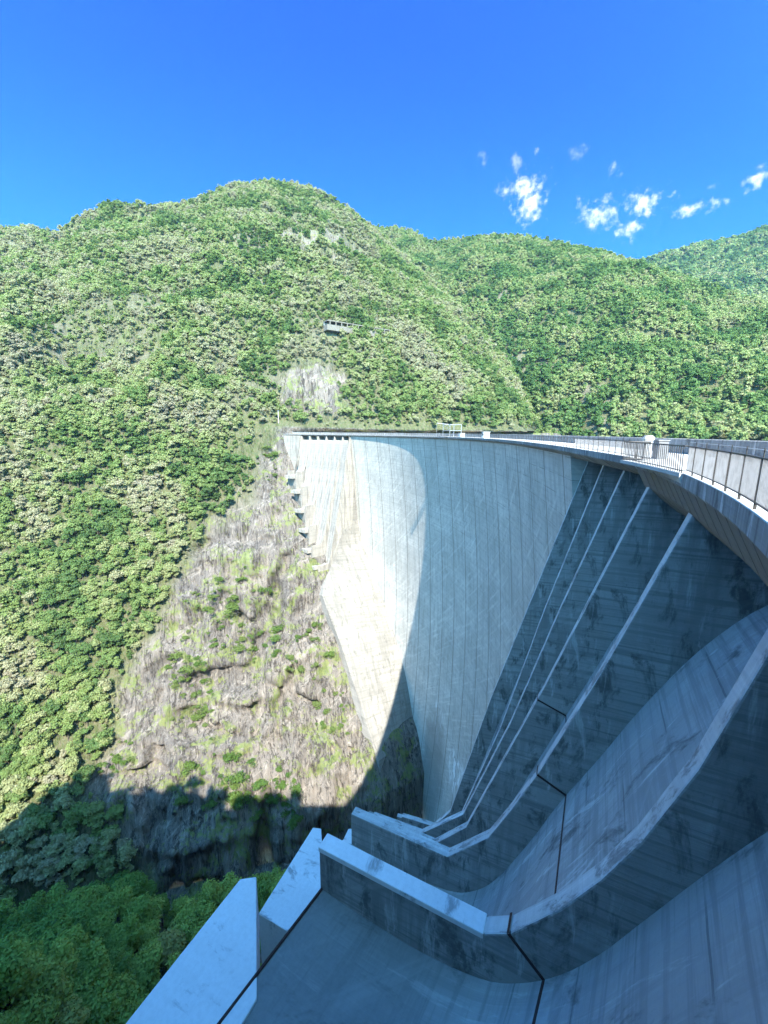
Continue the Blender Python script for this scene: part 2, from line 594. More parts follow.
# upstream side and edges close the body
rows2 = []
UV2 = []
for s in arch_ss:
    zs = [-1.2] + list(np.arange(-4, ZB - .1, -4.0))
    rows2.append([at(s, dface(-z) - 7 - 0.085 * -z, z) for z in zs])
    UV2.append([(s, -z) for z in zs])
mbf.grid(rows2, UV2)
for a, b_ in ((rows[0], rows2[0]), (rows2[-1], rows[-1])):
    mbf.grid([a, b_], [[(0, -p[2]) for p in a], [(8, -p[2]) for p in a]])
mbf.grid([[r[0] for r in rows], [r[0] for r in rows2]], [[(s, 0) for s in arch_ss], [(s, 8) for s in arch_ss]], flip=True)
mbf.build('arch_wall', M['face'], dam, smooth=False)


# ---- generic prism in a wall plane
class Plane:
    def __init__(self, s, hd):
        self.o = cr(s)
        a = RAD(hd)
        self.n = np.array([-math.cos(a), math.sin(a)])
        self.t = np.array([math.sin(a), math.cos(a)])

    def p(self, u, t, z):
        q = self.o + self.t * u + self.n * t
        return np.array((q[0], q[1], z))


def wall_prism(pl, top, bot, u0, u1, name, mat, worn=True):
    """top polyline and bottom polyline (t,z) -> slab between u0 and u1; UV in metres"""
    poly = top + bot[::-1]
    mb = MB()
    for u, fl in ((u0, True), (u1, False)):
        pts = [pl.p(u, t, z) for t, z in poly]
        uv = [(t, -z) for t, z in poly]
        # split into strips so that n-gons stay planar and simple
        mb.face(pts[::-1] if fl else pts, uv[::-1] if fl else uv)
    n = len(poly)
    acc = 0
    for i in range(n):
        a, b_ = poly[i], poly[(i + 1) % n]
        L = math.hypot(a[0] - b_[0], a[1] - b_[1])
        mb.face([pl.p(u0, *a), pl.p(u0, *b_), pl.p(u1, *b_), pl.p(u1, *a)], [(0, acc), (0, acc + L), (u1 - u0, acc + L), (u1 - u0, acc)])
        acc += L
    o = mb.build(name, mat, dam, bevel=0.07)
    if worn:
        o.data.materials.append(M['worn'])
        for k in range(len(top) - 1):
            o.data.polygons[2 + k].material_index = 1
    return o


def smooth_poly(pts, n=40):
    """Catmull-Rom resampling of a (t,z) polyline"""
    P = [np.array(p, float) for p in pts]
    P = [2 * P[0] - P[1]] + P + [2 * P[-1] - P[-2]]
    out = []
    seg = len(P) - 3
    for i in range(seg):
        a, b_, c, d = P[i:i + 4]
        k = max(2, n // seg)
        for j in range(k):
            x = j / k
            q = 0.5 * ((2 * b_) + (-a + c) * x + (2 * a - 5 * b_ + 4 * c - d) * x * x + (-a + 3 * b_ - 3 * c + d) * x ** 3)
            out.append((float(q[0]), float(q[1])))
    out.append((float(P[-2][0]), float(P[-2][1])))
    return out


def chute(pa, pb, prof, tl_z, name, mat, ua=0.0, ub=0.7, zbot=-185.0, under=((0, 2.0), (3.0, 5.0), (7.0, 20.0))):
    """floor and body of one bay, between wall plane pa (u=ua) and wall plane pb (u=ub)"""
    mb = MB()
    pr = smooth_poly(prof, 48)
    tl, zl = pr[-1]
    nx = 6
    rows, UV = [], []
    acc = [0]
    for i in range(1, len(pr)):
        acc.append(acc[-1] + math.hypot(pr[i][0] - pr[i - 1][0], pr[i][1] - pr[i - 1][1]))
    for k in range(nx + 1):
        f = k / nx
        rows.append([pa.p(ua, t, z) * (1 - f) + pb.p(ub, t, z) * f for t, z in pr])
        UV.append([(f * 9.5, a) for a in acc])
    mb.grid(rows, UV)
    bk = [(tl, zl)] + [(tl - a, zl - b_) for a, b_ in under] + [(tl - 10, zbot)]
    A = [pa.p(ua, *q) for q in bk]
    B = [pb.p(ub, *q) for q in bk]
    mb.grid([A, B], [[(0, -q[1]) for q in bk], [(9.5, -q[1]) for q in bk]])
    side = pr + bk[1:] + [(pr[0][0], zbot)]
    mb.face([pa.p(ua, *q) for q in side][::-1], [(q[0], -q[1]) for q in side][::-1])
    mb.face([pb.p(ub, *q) for q in side], [(q[0], -q[1]) for q in side])
    return mb.build(name, mat, dam, smooth=False)


def plate(pl, pts, z, thick, name='deflector', mat=None):
    mb = MB()
    top = [pl.p(u, t, z) for u, t in pts]
    c = np.mean([np.array(p) for p in pts], axis=0)
    bot = [pl.p(u, t - 0.0, z - thick) for u, t in pts]
    mb.face(top, [(u, t) for u, t in pts])
    mb.face(bot[::-1], [(u, t) for u, t in pts][::-1])
    n = len(pts)
    for i in range(n):
        j = (i + 1) % n
        L = math.dist(pts[i], pts[j])
        mb.face([top[i], bot[i], bot[j], top[j]], [(0, 0), (0, thick), (L, thick), (L, 0)])
    return mb.build(name, mat or M['pale'], dam, bevel=0.05)


# ---- near spillway
S_N = [51, 42.5, 32.5, 22.8, 13, 3.3, -6.5]
H_N = [17, 18.8, 20.6, 22.6, 24.6, 26, 26.3]
PL = [Plane(s, h) for s, h in zip(S_N, H_N)]
TOP_N = [
    [(-7, -1.2), (-3.43, -1.25), (3.66, -26.5), (7.28, -39.4), (12.68, -61.6), (15.5, -65.5), (22, -65.5)],
    [(-7, -1.2), (-2.9, -1.2), (2.05, -19.6), (6.35, -37.5), (11.0, -53.0), (14.0, -56.5), (20, -56.5)],
    [(-7, -1.2), (-1.82, -1.25), (2.47, -15.5), (6.37, -29.4), (10.91, -42.8), (16.0, -47.6), (22.5, -47.5)],
    [(-7, -1.2), (-.85, -1.25), (4.67, -18.1), (10.39, -34.3), (13.4, -37.6), (20.6, -37.4)],
    [(-7, -1.2), (-1.02, -1.25), (2.19, -11.0), (4.7, -17.9), (6.19, -21.4), (7.42, -24.0), (10.04, -26.84), (17.55, -26.76)],
    [(-7, -1.2), (-1.9, -1.3), (-.17, -8.0), (.95, -11.15), (1.91, -13.2), (3.0, -15.1), (4.62, -17.3), (5.57, -17.95), (13.53, -18.0)],
    [(-7, -1.2), (-1.9, -1.3), (-.17, -8.0), (.95, -11.15), (1.91, -13.2), (3.0, -15.1), (4.62, -17.3), (5.57, -17.95), (13.53, -18.0)],
]


def deep_floor(tl, zl, flat=7.5):
    tk = tl - flat
    return [(-5.5, -5.6), (-4, -5.85), (-1.9, -8.6), (0.2, -12.5), ((tk - 3 + .2) / 2, (-12.5 + zl + 7.5) / 2), (tk - 3.0, zl + 7.5), (tk - .6, zl + 2.4), (tk + 2.0, zl + .3),
            (tk + 4.5, zl), (tl, zl + .3)]


def below_top(top, lip=2.8):
    (ta, za), (tk, zk) = top[1], [p for p in top if p[1] > top[-1][1] + 2.0][-1]
    te, ze = top[-1]
    m = (zk - za) / (tk - ta)
    f = lambda t, h: (t, za + m * (t - ta) - h)
    return [(-6.5, -5.6), (-4, -6.2), f(ta + .6, 9.0), f(ta + 2.2, 8.3), f((ta + tk) / 2, 7.4), f(tk - 2.2, 6.6), (tk + .6, ze - lip - 1.2), (tk + 2.8, ze - lip - .6), (te - 3, ze - lip - .2), (te, ze - lip)]


FL_N = [
    below_top(TOP_N[0]), below_top(TOP_N[1]), below_top(TOP_N[2]), below_top(TOP_N[3]),
    [(-5.5, -5.6), (-4.06, -5.81), (-1.89, -8.54), (.19, -12.45), (1.74, -15.9), (3.49, -19.6), (4.89, -23.0), (6.75, -26.9), (8.2, -28.7), (9.94, -29.6), (13.47, -29.9), (17.57, -29.5)],
    [(-5.5, -5.6), (-4, -6.0), (-1.97, -9.2), (-.67, -11.6), (.63, -14.2), (1.63, -16.2), (2.78, -18), (4.11, -19.4), (5.63, -20.3), (8.25, -20.7), (11.3, -20.6), (13.4, -20.4)],
]
for i in range(7):
    top = TOP_N[i]
    te, ze = top[-1]
    fl = FL_N[min(i, 5)]
    # bottom of the slab: below the floor of the deeper bay beside it
    bot = [(-7, -16), (0, -32), (te * .45, min(ze - 22, -40)), (te - 2.5, ze - 16), (te, ze - 10)]
    if i == 0:
        bot = [(-12, -30), (-10, -70), (-8, -200), (8, -200), (12, -100), (te, ze - 14)]
    wall_prism(PL[i], top, bot, 0.0, 0.75, 'spillway_wall', M['wall'])
for k in range(6):
    chute(PL[k], PL[k + 1], FL_N[k], None, 'chute_floor', M['bucket'] if k == 5 else M['floor'], 0.0, 0.75)
# pale cap on the horizontal end of the wall beside the nearest bay
capp = [(5.62, -17.93), (13.56, -17.98)]
mb = MB()
P_ = PL[5]
q = [(-.03, 5.62), (-.03, 13.56), (.78, 13.56), (.78, 5.62)]
topz, botz = -17.93, -18.22
for z, fl in ((topz, False), (botz, True)):
    pts = [P_.p(u, t, z) for u, t in q]
    mb.face(pts[::-1] if fl else pts, [(t, u) for u, t in q])
for i in range(4):
    a, b_ = q[i], q[(i + 1) % 4]
    mb.face([P_.p(*a, topz), P_.p(*a, botz), P_.p(*b_, botz), P_.p(*b_, topz)], [(0, 0), (0, .3), (5, .3), (5, 0)])
mb.build('wall_cap', M['pale'], dam, bevel=0.04)
# deflector blocks at the ends of the bays
plate(PL[5], [(-4.5, 13.42), (-1.0, 16.7), (-1.45, 17.35), (-9.3, 17.4), (-9.3, 13.42)][::-1], -20.35, 3.2)
plate(PL[4], [(-3.6, 17.6), (.1, 20.35), (-.1, 21.0), (-6.7, 20.8), (-6.7, 17.6)][::-1], -29.5, 4.5)
plate(PL[3], [(-4.6, 20.65), (-.9, 22.6), (-1.5, 23.3), (-8.0, 23.3), (-8.0, 20.65)][::-1], -40.15, 4.5)
plate(PL[2], [(-4.6, 22.55), (-.3, 25.0), (-.6, 25.7), (-8.0, 25.6), (-8.0, 22.55)][::-1], -50.1, 4.5)
plate(PL[1], [(-4.6, 20.05), (-.3, 22.6), (-.6, 23.3), (-8.0, 23.2), (-8.0, 20.05)][::-1], -59.25, 4.5)


# joints: dark steel strips crossing wall and floor
def joint(pi, pts, name='joint_strip', w=0.12, u=-0.012, across=None):
    mb = MB()
    pl = PL[pi]
    for a, b_ in zip(pts[:-1], pts[1:]):
        A, B = pl.p(u, *a), pl.p(u, *b_)
        d = (B - A) / np.linalg.norm(B - A)
        nrm = np.array((-pl.t[0], -pl.t[1], 0.0))
        sd = np.cross(d, nrm) * w
        mb.face([A - sd, B - sd, B + sd, A + sd])
        mb.face([A - sd + nrm * -.03, A + sd - nrm * .03, B + sd - nrm * .03, B - sd - nrm * .03])
    return mb


def floor_joint(k, t0, name='joint_strip', w=0.065):
    """strip across the bay floor k at chute position t0, plus up the near face of wall k"""
    pr = smooth_poly(FL_N[k], 48)
    ts = [p[0] for p in pr]
    z0 = float(np.interp(t0, ts, [p[1] for p in pr]))
    z1 = float(np.interp(t0 + .25, ts, [p[1] for p in pr]))
    d = np.array((.25, z1 - z0))
    d /= np.hypot(*d)
    up = np.array((-d[1], d[0]))
    pa, pb = PL[k], PL[k + 1]
    mb = MB()
    o = up * .02
    for off in (0.0,):
        a0, a1 = pa.p(-.02, *(np.array((t0, z0)) - d * w + o)), pa.p(-.02, *(np.array((t0, z0)) + d * w + o))
        b0, b1 = pb.p(.77, *(np.array((t0, z0)) - d * w + o)), pb.p(.77, *(np.array((t0, z0)) + d * w + o))
        mb.face([a0, a1, b1, b0])
        o2 = up * -.1
        a2, a3 = pa.p(-.02, *(np.array((t0, z0)) - d * w + o2)), pa.p(-.02, *(np.array((t0, z0)) + d * w + o2))
        b2, b3 = pb.p(.77, *(np.array((t0, z0)) - d * w + o2)), pb.p(.77, *(np.array((t0, z0)) + d * w + o2))
        mb.face([a0, b0, b2, a2])
        mb.face([a1, a3, b3, b1])
    # up the wall
    top = TOP_N[k]
    L = 0.0
    base = np.array((t0, z0))
    while L < 8:
        L += .05
        q_ = base + up * L
        if q_[1] > np.interp(q_[0], [p[0] for p in top], [p[1] for p in top]):
            break
    e = base + up * L
    c0, c1 = pa.p(-.02, *(base - d * w)), pa.p(-.02, *(base + d * w))
    e0, e1 = pa.p(-.02, *(e - d * w)), pa.p(-.02, *(e + d * w))
    mb.face([c0, c1, e1, e0])
    f0, f1 = pa.p(.1, *(base - d * w)), pa.p(.1, *(base + d * w))
    g0, g1 = pa.p(.1, *(e - d * w)), pa.p(.1, *(e + d * w))
    mb.face([c0, e0, g0, f0])
    mb.face([c1, f1, g1, e1])
    # over the top
    mb.face([pa.p(-.02, *(e - d * w + up * .03)), pa.p(-.02, *(e + d * w + up * .03)), pa.p(.77, *(e + d * w + up * .03)), pa.p(.77, *(e - d * w + up * .03))])
    return mb.build(name, M['rust'], dam)


floor_joint(5, 3.3)
floor_joint(4, 3.2)
floor_joint(3, 3.0)
# dark lip rail at the end of the nearest bay
mb = MB()
A, B = PL[5].p(.0, 13.42, -20.36), PL[6].p(.75, 13.42, -20.36)
mb.tube([A, B], 0.07, 6)
mb.build('lip_strip', M['rust'], dam)

# ---- far spillway (mirror image, steps down the far flank)
S_F = [345.5, 336.3, 327.1, 317.8, 308.5, 299.2, 291.1]
LZ = [-30, -40, -52.5, -65, -77, -87]
LT = [14, 16.5, 20, 23, 26.5, 26]
PF = [Plane(s, head(s)) for s in S_F]


def far_floor(tl, zl):
    m_ = (zl + 7 + 1.25) / (tl - 9.5 + .6)
    return [(-5.5, -4.0), (-3.5, -4.4), (-.4, -5.2), (tl * .1, -1.25 + m_ * (tl * .1 + .6) - 3.6), (tl * .3, -1.25 + m_ * (tl * .3 + .6) - 3.4), (tl - 9.3, zl + 3.4), (tl - 7, zl + .8), (tl - 4.8, zl + .1), (tl - 2, zl), (tl, zl + .4)]


for j in range(7):
    k = max(0, j - 1)
    zl, tl = LZ[k], LT[k]
    top = [(-7, -1.2), (-.6, -1.25), (tl - 9.5, zl + 7), (tl - 7.2, zl + 3.2), (tl, zl + 2.8)]
    kk = min(j, 5)
    bot = [(-7, -12), (0, -30), (LT[kk] * .3, LZ[kk] * .6), (LT[kk] * .6, LZ[kk] - 12), (tl, zl - 16)]
    if j == 6:
        top = [(-7, -1.2), (-.6, -1.25), (3.5, -17.5), (6.35, -45), (11.2, -73), (16.8, -91)]
        bot = [(-7, -12), (-3.5, -30), (-2, -60), (2, -90), (10, -112), (15, -112)]
    wall_prism(PF[j], top, bot, -.4, .4, 'spillway_wall', M['farwall'], worn=False)
for j in range(6):
    chute(PF[j + 1], PF[j], far_floor(LT[j], LZ[j]), None, 'chute_floor', M['farwall'], .4, -.4, -200, ((0, 3.0), (.8, 8.0), (5.0, 22.0)))
    plate(PF[j + 1], [(.6, LT[j] + .05), (.6, LT[j] + 3.0), (7.6, LT[j] + 3.4), (8.0, LT[j] + 2.8), (4.5, LT[j] + .05)], LZ[j] + .35, 2.4, mat=M['farwall'])

# foundation block below the inner far chute, standing on the rock
Arow = [(-1.2, 291, -1.0), (-25, 291, -3), (-45, 291, -5), (-60, 291, -6.5), (-73, 288, -7.5), (-98, 271, -8.3), (-126, 250, -8), (-151, 231, -7), (-175, 216, -5), (-215, 196, -2)]
Brow = [(-1.2, None, at(291, .2, 0)), (-25, None, at(291, 4.2, 0)), (-45, None, at(291, 6.3, 0)), (-60, None, at(291, 8.8, 0)), (-73, None, at(291, 11.2, 0)),
        (-91, None, at(291, 17, 0)), (-101, None, (-40.2, 254.2)), (-112, None, (-35.2, 247.6)), (-126, None, (-27.6, 239.5)), (-151, None, (-15.2, 221.0)), (-175, None, (-2.0, 196.5)), (-215, None, (5.0, 182.0))]
mb = MB()
rows, UV = [], []
zz = list(np.linspace(-1.2, -215, 60))
az = [a[0] for a in Arow]
for z in zz:
    sA = np.interp(-z, [-a for a in az], [a[1] for a in Arow])
    tA = np.interp(-z, [-a for a in az], [a[2] for a in Arow])
    pA = np.array(at(sA, tA, z))
    bx = np.interp(-z, [-b[0] for b in Brow], [b[2][0] for b in Brow])
    by = np.interp(-z, [-b[0] for b in Brow], [b[2][1] for b in Brow])
    pB = np.array((bx, by, z))
    kb = min(1, max(0, (-z - 88) / 20))
    back = pB + np.array((-14 - .03 * -z, 16, 0)) * kb + (pA - pB) * .02 * (1 - kb) + np.array((*nn(291), 0)) * -.6 * (1 - kb)
    row = []
    for k in range(9):
        f = k / 8
        row.append(pA * (1 - f) + pB * f)
    row.append(back)
    rows.append(row)
    W = np.linalg.norm(pB - pA)
    UV.append([(W * k / 8, -z) for k in range(9)] + [(W + 20, -z)])
mb.grid(rows, UV, flip=False)
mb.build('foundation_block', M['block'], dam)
# far abutment block beside the outer chute
sweep('abutment_block', M['farwall'], [(1.5, -1.2), (2.5, -36), (-9, -36), (-9, -1.2)], list(np.linspace(346.5, 368, 8)))
mb = MB()
mb.tube([at(370, .5, -1.0), at(371.5, 3.0, -9.5)], .8, 8)
mb.build('abutment_strut', M['farwall'], dam)
# upstream part of the dam behind both spillways
sweep('spillway_sill', M['wall'], [(-6, -1.2), (-6, -30), (-14, -30), (-14, -1.2)], list(np.linspace(-14, 51, 20)))
sweep('spillway_sill', M['wall'], [(-6, -4.2), (-6, -30), (-14, -30), (-14, -4.2)], list(np.linspace(291, 346, 20)))

# ---- deck
deck_ss = list(np.arange(-20, 30, 1.0)) + list(np.arange(30, 393, 3.0))
DW = 7.2
deckp = [(0, 0.0), (0.0, -.56), (-.1, -.68), (-.45, -.9), (-.8, -1.1), (-1.5, -1.45), (-DW, -1.45), (-DW, 0.0)]
sweep('crest_deck', M['fascia'], deckp[:1] + deckp[1:], deck_ss)
sweep('road_surface', M['asphalt'], [(-.02, .006), (-DW + .45, .006), (-DW + .45, .001), (-.02, .001)], deck_ss)
sweep('upstream_parapet', M['fascia'], [(-DW + .42, 0.0), (-DW + .42, 1.28), (-DW + .36, 1.32), (-DW - .02, 1.32), (-DW - .08, 1.28), (-DW - .08, 0.0)], deck_ss)
# fascia ribs and corbels under the near part of the deck
for s in ():
    mb = MB()
    pr = [(.04, -.12), (.05, -.56), (-.1, -.7), (-.1, -.12)]
    for a in (0, 1):
        pts = [at(s + a * .28, t, z) for t, z in pr]
        mb.face(pts if a else pts[::-1], pr)
    for i in range(4):
        j = (i + 1) % 4
        mb.face([at(s, *pr[i]), at(s, *pr[j]), at(s + .28, *pr[j]), at(s + .28, *pr[i])])
    mb.build('fascia_rib', M['fascia'], dam)
for s in np.arange(-8, 24, 1.6):
    mb = MB()
    pr = [(-.02, -.5), (-.25, -1.0), (-.7, -1.9), (-1.4, -2.6), (-2.4, -3.4), (-4.5, -3.8), (-4.5, -1.5), (-.5, -1.1)]
    for a in (0, 1):
        pts = [at(s + a * 1.5, t, z) for t, z in pr]
        mb.face(pts if a else pts[::-1], [(t, -z) for t, z in (pr if a else pr[::-1])])
    for i in range(len(pr)):
        j = (i + 1) % len(pr)
        mb.face([at(s, *pr[i]), at(s, *pr[j]), at(s + 1.5, *pr[j]), at(s + 1.5, *pr[i])], [(0, i), (0, i + 1), (.6, i + 1), (.6, i)])
    mb.build('corbel', M['soffit'], dam)


# ------------------------------------------------------------------ railing along the downstream edge
rail = empty('railing', (*cr(0), 0), 'dark open steel post railing along the downstream edge of the dam crest', 'railing')


def to_local(o, par):
    o.matrix_parent_inverse = Matrix.Translation(-Vector(par.location))


def rail_line(name, t, z, r, s0, s1, step, mat):
    mb = MB()
    mb.tube([at(s, t, z) for s in np.arange(s0, s1, step)], r, 5)
    o = mb.build(name, mat, rail)
    to_local(o, rail)
    return o


BAL0, BAL1 = 12.0, 21.5


def BT(s):
    return max(.02, (s - BAL0) / (BAL1 - BAL0) * 1.4)


for a, b_, st_ in ((-14, BAL0 + .1, 1.0), (BAL1, 120, 2.0), (119.9, 378, 6.0)):
    thick = .03 if a < 100 else .045
    rail_line('top_rail', -.12, 1.18, thick, a, b_, st_, M['steel'])
    rail_line('bottom_rail', -.12, .16, .025, a, b_, st_, M['steel'])
    rail_line('upper_wire', -.14, 1.36, .012, a, b_, st_, M['galv'])
n_post = 0
far_mb = MB()
s = -12.0
while s < 376:
    inb = BAL0 + .2 < s < BAL1 - .2
    if not inb:
        P0 = at(s, -.12, 0.006)
        if n_post < 99:
            mb = MB()
            u = nn(s)
            mb.box(P0, .03, .06, 1.19, tt(s))
            mb.tube([np.array(P0) + (0, 0, 1.18), np.array(P0) + (0, 0, 1.4)], .014, 5)
            o = mb.build('post', M['steel'], rail)
            to_local(o, rail)
            n_post += 1
        else:
            far_mb.box(P0, .05, .09, 1.19, tt(s))
    s += 1.75 if s < 110 else 2.2
o = far_mb.build('far_posts', M['steel'], rail)
tag(o, kind='stuff')
to_local(o, rail)
mb = MB()
for s in np.arange(-12, 45, .11):
    if BAL0 < s < BAL1:
        continue
    p = np.array(at(s, -.12, .17))
    d = np.array((*tt(s), 0)) * .010
    q_ = np.array((*nn(s), 0)) * .010
    for dd in (d, q_):
        mb.face([p - dd, p + dd, p + dd + (0, 0, 1.0), p - dd + (0, 0, 1.0)])
o = mb.build('wire_infill', M['galv'], rail)
tag(o, kind='stuff')
to_local(o, rail)

# ------------------------------------------------------------------ balcony with barred railing
balc = empty('viewing_balcony', (*cr(23), 0), 'small balcony with slanted bar railing jutting from the near crest', 'balcony')


def bal(mb, name, mat):
    o = mb.build(name, mat, balc)
    to_local(o, balc)
    return o


mb = MB()
prf = lambda s: [(BT(s) + .1, .02), (BT(s) + .1, -.16), (-.02, -.5), (-.02, .02)]
ss_ = list(np.linspace(BAL0, BAL1, 8))
rows = [[at(s, t, z) for t, z in prf(s) + prf(s)[:1]] for s in ss_]
mb.grid(rows, [[(s, i) for i in range(5)] for s in ss_])
mb.face(rows[0][:-1])
mb.face(rows[-1][:-1][::-1])
bal(mb, 'balcony_slab', M['deck'])
mb = MB()
for z_, r_ in ((1.2, .035), (.12, .025)):
    mb.tube([at(BAL0, -.1, z_)] + [at(q_, BT(q_), z_) for q_ in np.linspace(BAL0, BAL1, 6)] + [at(BAL1, -.1, z_)], r_, 6)
bal(mb, 'balcony_rail', M['steel'])
for s in list(np.arange(BAL0 + .1, BAL1 - .05, .27)):
    mb = MB()
    mb.tube([at(s, BT(s), .02), at(s + .14, BT(s) + .02, 1.2)], .022, 5)
    bal(mb, 'bar', M['steel'])
for t in (.2, .6, 1.0):
    for s in (BAL1,):
        mb = MB()
        mb.tube([at(s, t, .02), at(s, t, 1.2)], .022, 5)
        bal(mb, 'bar', M['steel'])

booth = empty('turret_booth', at(27, -1.5, 0), 'round white concrete pillar booth with flat cap behind the balcony', 'pillar')
mb = MB()
c0 = np.array(at(27, -1.5, 0.006))
mb.tube([c0, c0 + (0, 0, 1.2)], .34, 14)
o = mb.build('shaft', M['white'], booth)
to_local(o, booth)
mb = MB()
mb.tube([c0 + (0, 0, 1.203), c0 + (0, 0, 1.5)], .42, 14)
mb.tube([c0 + (0, 0, 1.5), c0 + (0, 0, 1.6)], .3, 14)
o = mb.build('cap', M['deck'], booth)
to_local(o, booth)
cab = empty('control_cabinet', at(24.3, -1.5, 0), 'grey control cabinet standing on the crest beside the white pillar', 'cabinet')
mb = MB()
mb.box(at(24.3, -1.5, .006), 1.1, .6, 1.25, tt(24))
o = mb.build('case', M['greybox'], cab, bevel=.02)
to_local(o, cab)
mb = MB()
mb.box(at(24.3, -1.5, 1.26), 1.2, .7, .06, tt(24))
o = mb.build('lid', M['galv'], cab)
to_local(o, cab)

# ------------------------------------------------------------------ jumping platform and kiosk on the crest
plat = empty('jumping_platform', at(178, 0, 0), 'steel lattice frame platform jutting over the middle of the dam crest', 'platform')


def pf(mb, name, mat):
    o = mb.build(name, mat, plat)
    to_local(o, plat)
    return o


mb = MB()
for s in (174, 182):
    for t in (-5.5, -.4):
        mb.tube([at(s, t, 0), at(s, t, 5.2)], .13, 6)
pf(mb, 'frame_posts', M['galv'])
mb = MB()
for z in (2.6, 5.1):
    mb.tube([at(174, -5.5, z), at(182, -5.5, z)], .1, 5)
    mb.tube([at(174, -.4, z), at(182, -.4, z)], .1, 5)
    mb.tube([at(174, -5.5, z), at(174, -.4, z)], .1, 5)
    mb.tube([at(182, -5.5, z), at(182, -.4, z)], .1, 5)
mb.tube([at(174, -.4, 2.6), at(182, -.4, 5.1)], .08, 5)
mb.tube([at(182, -.4, 2.6), at(174, -.4, 5.1)], .08, 5)
pf(mb, 'frame_beams', M['galv'])
mb = MB()
for s0_ in (176.2, 178.2):
    c = at(s0_, 1.3, .15)
    mb.box(c, 1.0, 4.6, .25, tt(s0_))
pf(mb, 'jump_boards', M['steel'])
mb = MB()
mb.tube([at(175.4, -.2, 5.1), at(175.4, 5.0, 5.6)], .14, 6)
mb.tube([at(175.4, 5.0, 5.6), at(175.4, 5.0, .5)], .05, 5)
mb.tube([at(179, 3.5, .4), at(179, 3.5, 1.5), at(175.6, 3.5, 1.5), at(175.6, 3.5, .4)], .05, 5)
pf(mb, 'jib', M['galv'])


def box_thing(name, s, t, sx, sy, h, label, cat, roof=.18, winrow=True):
    e = empty(name, at(s, t, 0.006), label, cat)
    mb = MB()
    mb.box(at(s, t, .012), sx, sy, h, tt(s))
    o = mb.build('cabin', M['white'], e)
    to_local(o, e)
    mb = MB()
    mb.box(at(s, t, h + .014), sx + .4, sy + .4, roof, tt(s))
    o = mb.build('roof', M['deck'], e)
    to_local(o, e)
    if winrow:
        for k in (-.25, .25):
            mb = MB()
            mb.box(at(s + k * sx, t + sy / 2 + .01, h * .45), sx * .3, .06, h * .38, tt(s))
            o = mb.build('window', M['glass'], e)
            to_local(o, e)
    return e


box_thing('kiosk', 139, -2.6, 2.4, 2.0, 1.9, 'small white flat roofed kiosk on the crest road', 'kiosk')
box_thing('equipment_box', 166, -2.6, 2.4, 1.6, 1.5, 'low white equipment box on the crest beside the lattice frame', 'box', .1, False)

# mast by the far end
mast = empty('lighting_mast', at(371, -1.5, 0), 'thin white mast with a small lamp head at the far end of the crest', 'mast')
mb = MB()
mb.tube([at(371, -1.5, 0), at(371, -1.5, 17.5)], .28, 8, .16)
o = mb.build('pole', M['white'], mast)
to_local(o, mast)
mb = MB()
mb.box(at(371, -1.5, 17.5), 1.6, .4, .35, tt(371))
o = mb.build('lamp_head', M['galv'], mast)
to_local(o, mast)

# ------------------------------------------------------------------ terrain
CON = [(-79, 331, 3.), (-77.4, 326, -8.5), (-72, 316, -30.9), (-62.6, 296, -54.3), (-55, 280, -72.5), (-49.7, 268, -83.2), (-40.5, 258, -100.6),
       (-34.6, 252, -111.9), (-23.6, 235, -137.3), (-13.5, 220, -157.6), (-2.4, 200, -172), (3.0, 188, -189), (3, 184, -207), (4, 176, -232)]
CON = CON[::-1]
CZs = [c[2] for c in CON]
DR = np.array([-.961, -.276])
NR = np.array([.276, -.961])
TR = [(-230, 112), (-205, 118), (-180, 135), (-165, 144), (-135, 120), (-98, 90), (-68, 62), (-26, 27), (-6, 10), (3, 3)]
RIDGE = [(-1.6, 590, 250), (-1.017, 640, 268), (-.841, 690, 292), (-.775, 700, 299), (-.723, 710, 293), (-.676, 715, 310), (-.553, 735, 341), (-.444, 755, 361), (-.345, 790, 402), (-.248, 810, 420),
         (-.163, 810, 409), (-.099, 800, 381), (-.03, 780, 337), (.031, 740, 280), (.122, 680, 210), (.215, 610, 138), (.277, 560, 84), (.343, 500, 15), (.418, 470, -14), (.7, 470, -30)]


def con_xy(z):
    return np.array([np.interp(z, CZs, [c[0] for c in CON]), np.interp(z, CZs, [c[1] for c in CON])])


def grid_obj(name, P, rock, mat, label=None, kind='structure'):
    """P: (ni,nj,3) array"""
    ni, nj = P.shape[:2]
    me = bpy.data.meshes.new(name)
    idx = np.arange(ni * nj).reshape(ni, nj)
    F = np.stack([idx[:-1, :-1], idx[1:, :-1], idx[1:, 1:], idx[:-1, 1:]], -1).reshape(-1, 4)
    me.vertices.add(ni * nj)
    me.vertices.foreach_set('co', P.reshape(-1).astype(np.float32))
    me.loops.add(F.size)
    me.loops.foreach_set('vertex_index', F.reshape(-1).astype(np.int32))
    me.polygons.add(len(F))
    me.polygons.foreach_set('loop_start', np.arange(0, F.size, 4, dtype=np.int32))
    me.update()
    me.validate()
    a = me.attributes.new('rock', 'FLOAT', 'POINT')
    a.data.foreach_set('value', np.clip(rock, 0, 1).reshape(-1).astype(np.float32))
    me.materials.append(mat)
    me.polygons.foreach_set('use_smooth', [True] * len(me.polygons))
    o = bpy.data.objects.new(name, me)
    COL.objects.link(o)
    tag(o, label, kind=kind)
    return o


def sstep(x, a, b):
    x = np.clip((x - a) / (b - a), 0, 1)
    return x * x * (3 - 2 * x)


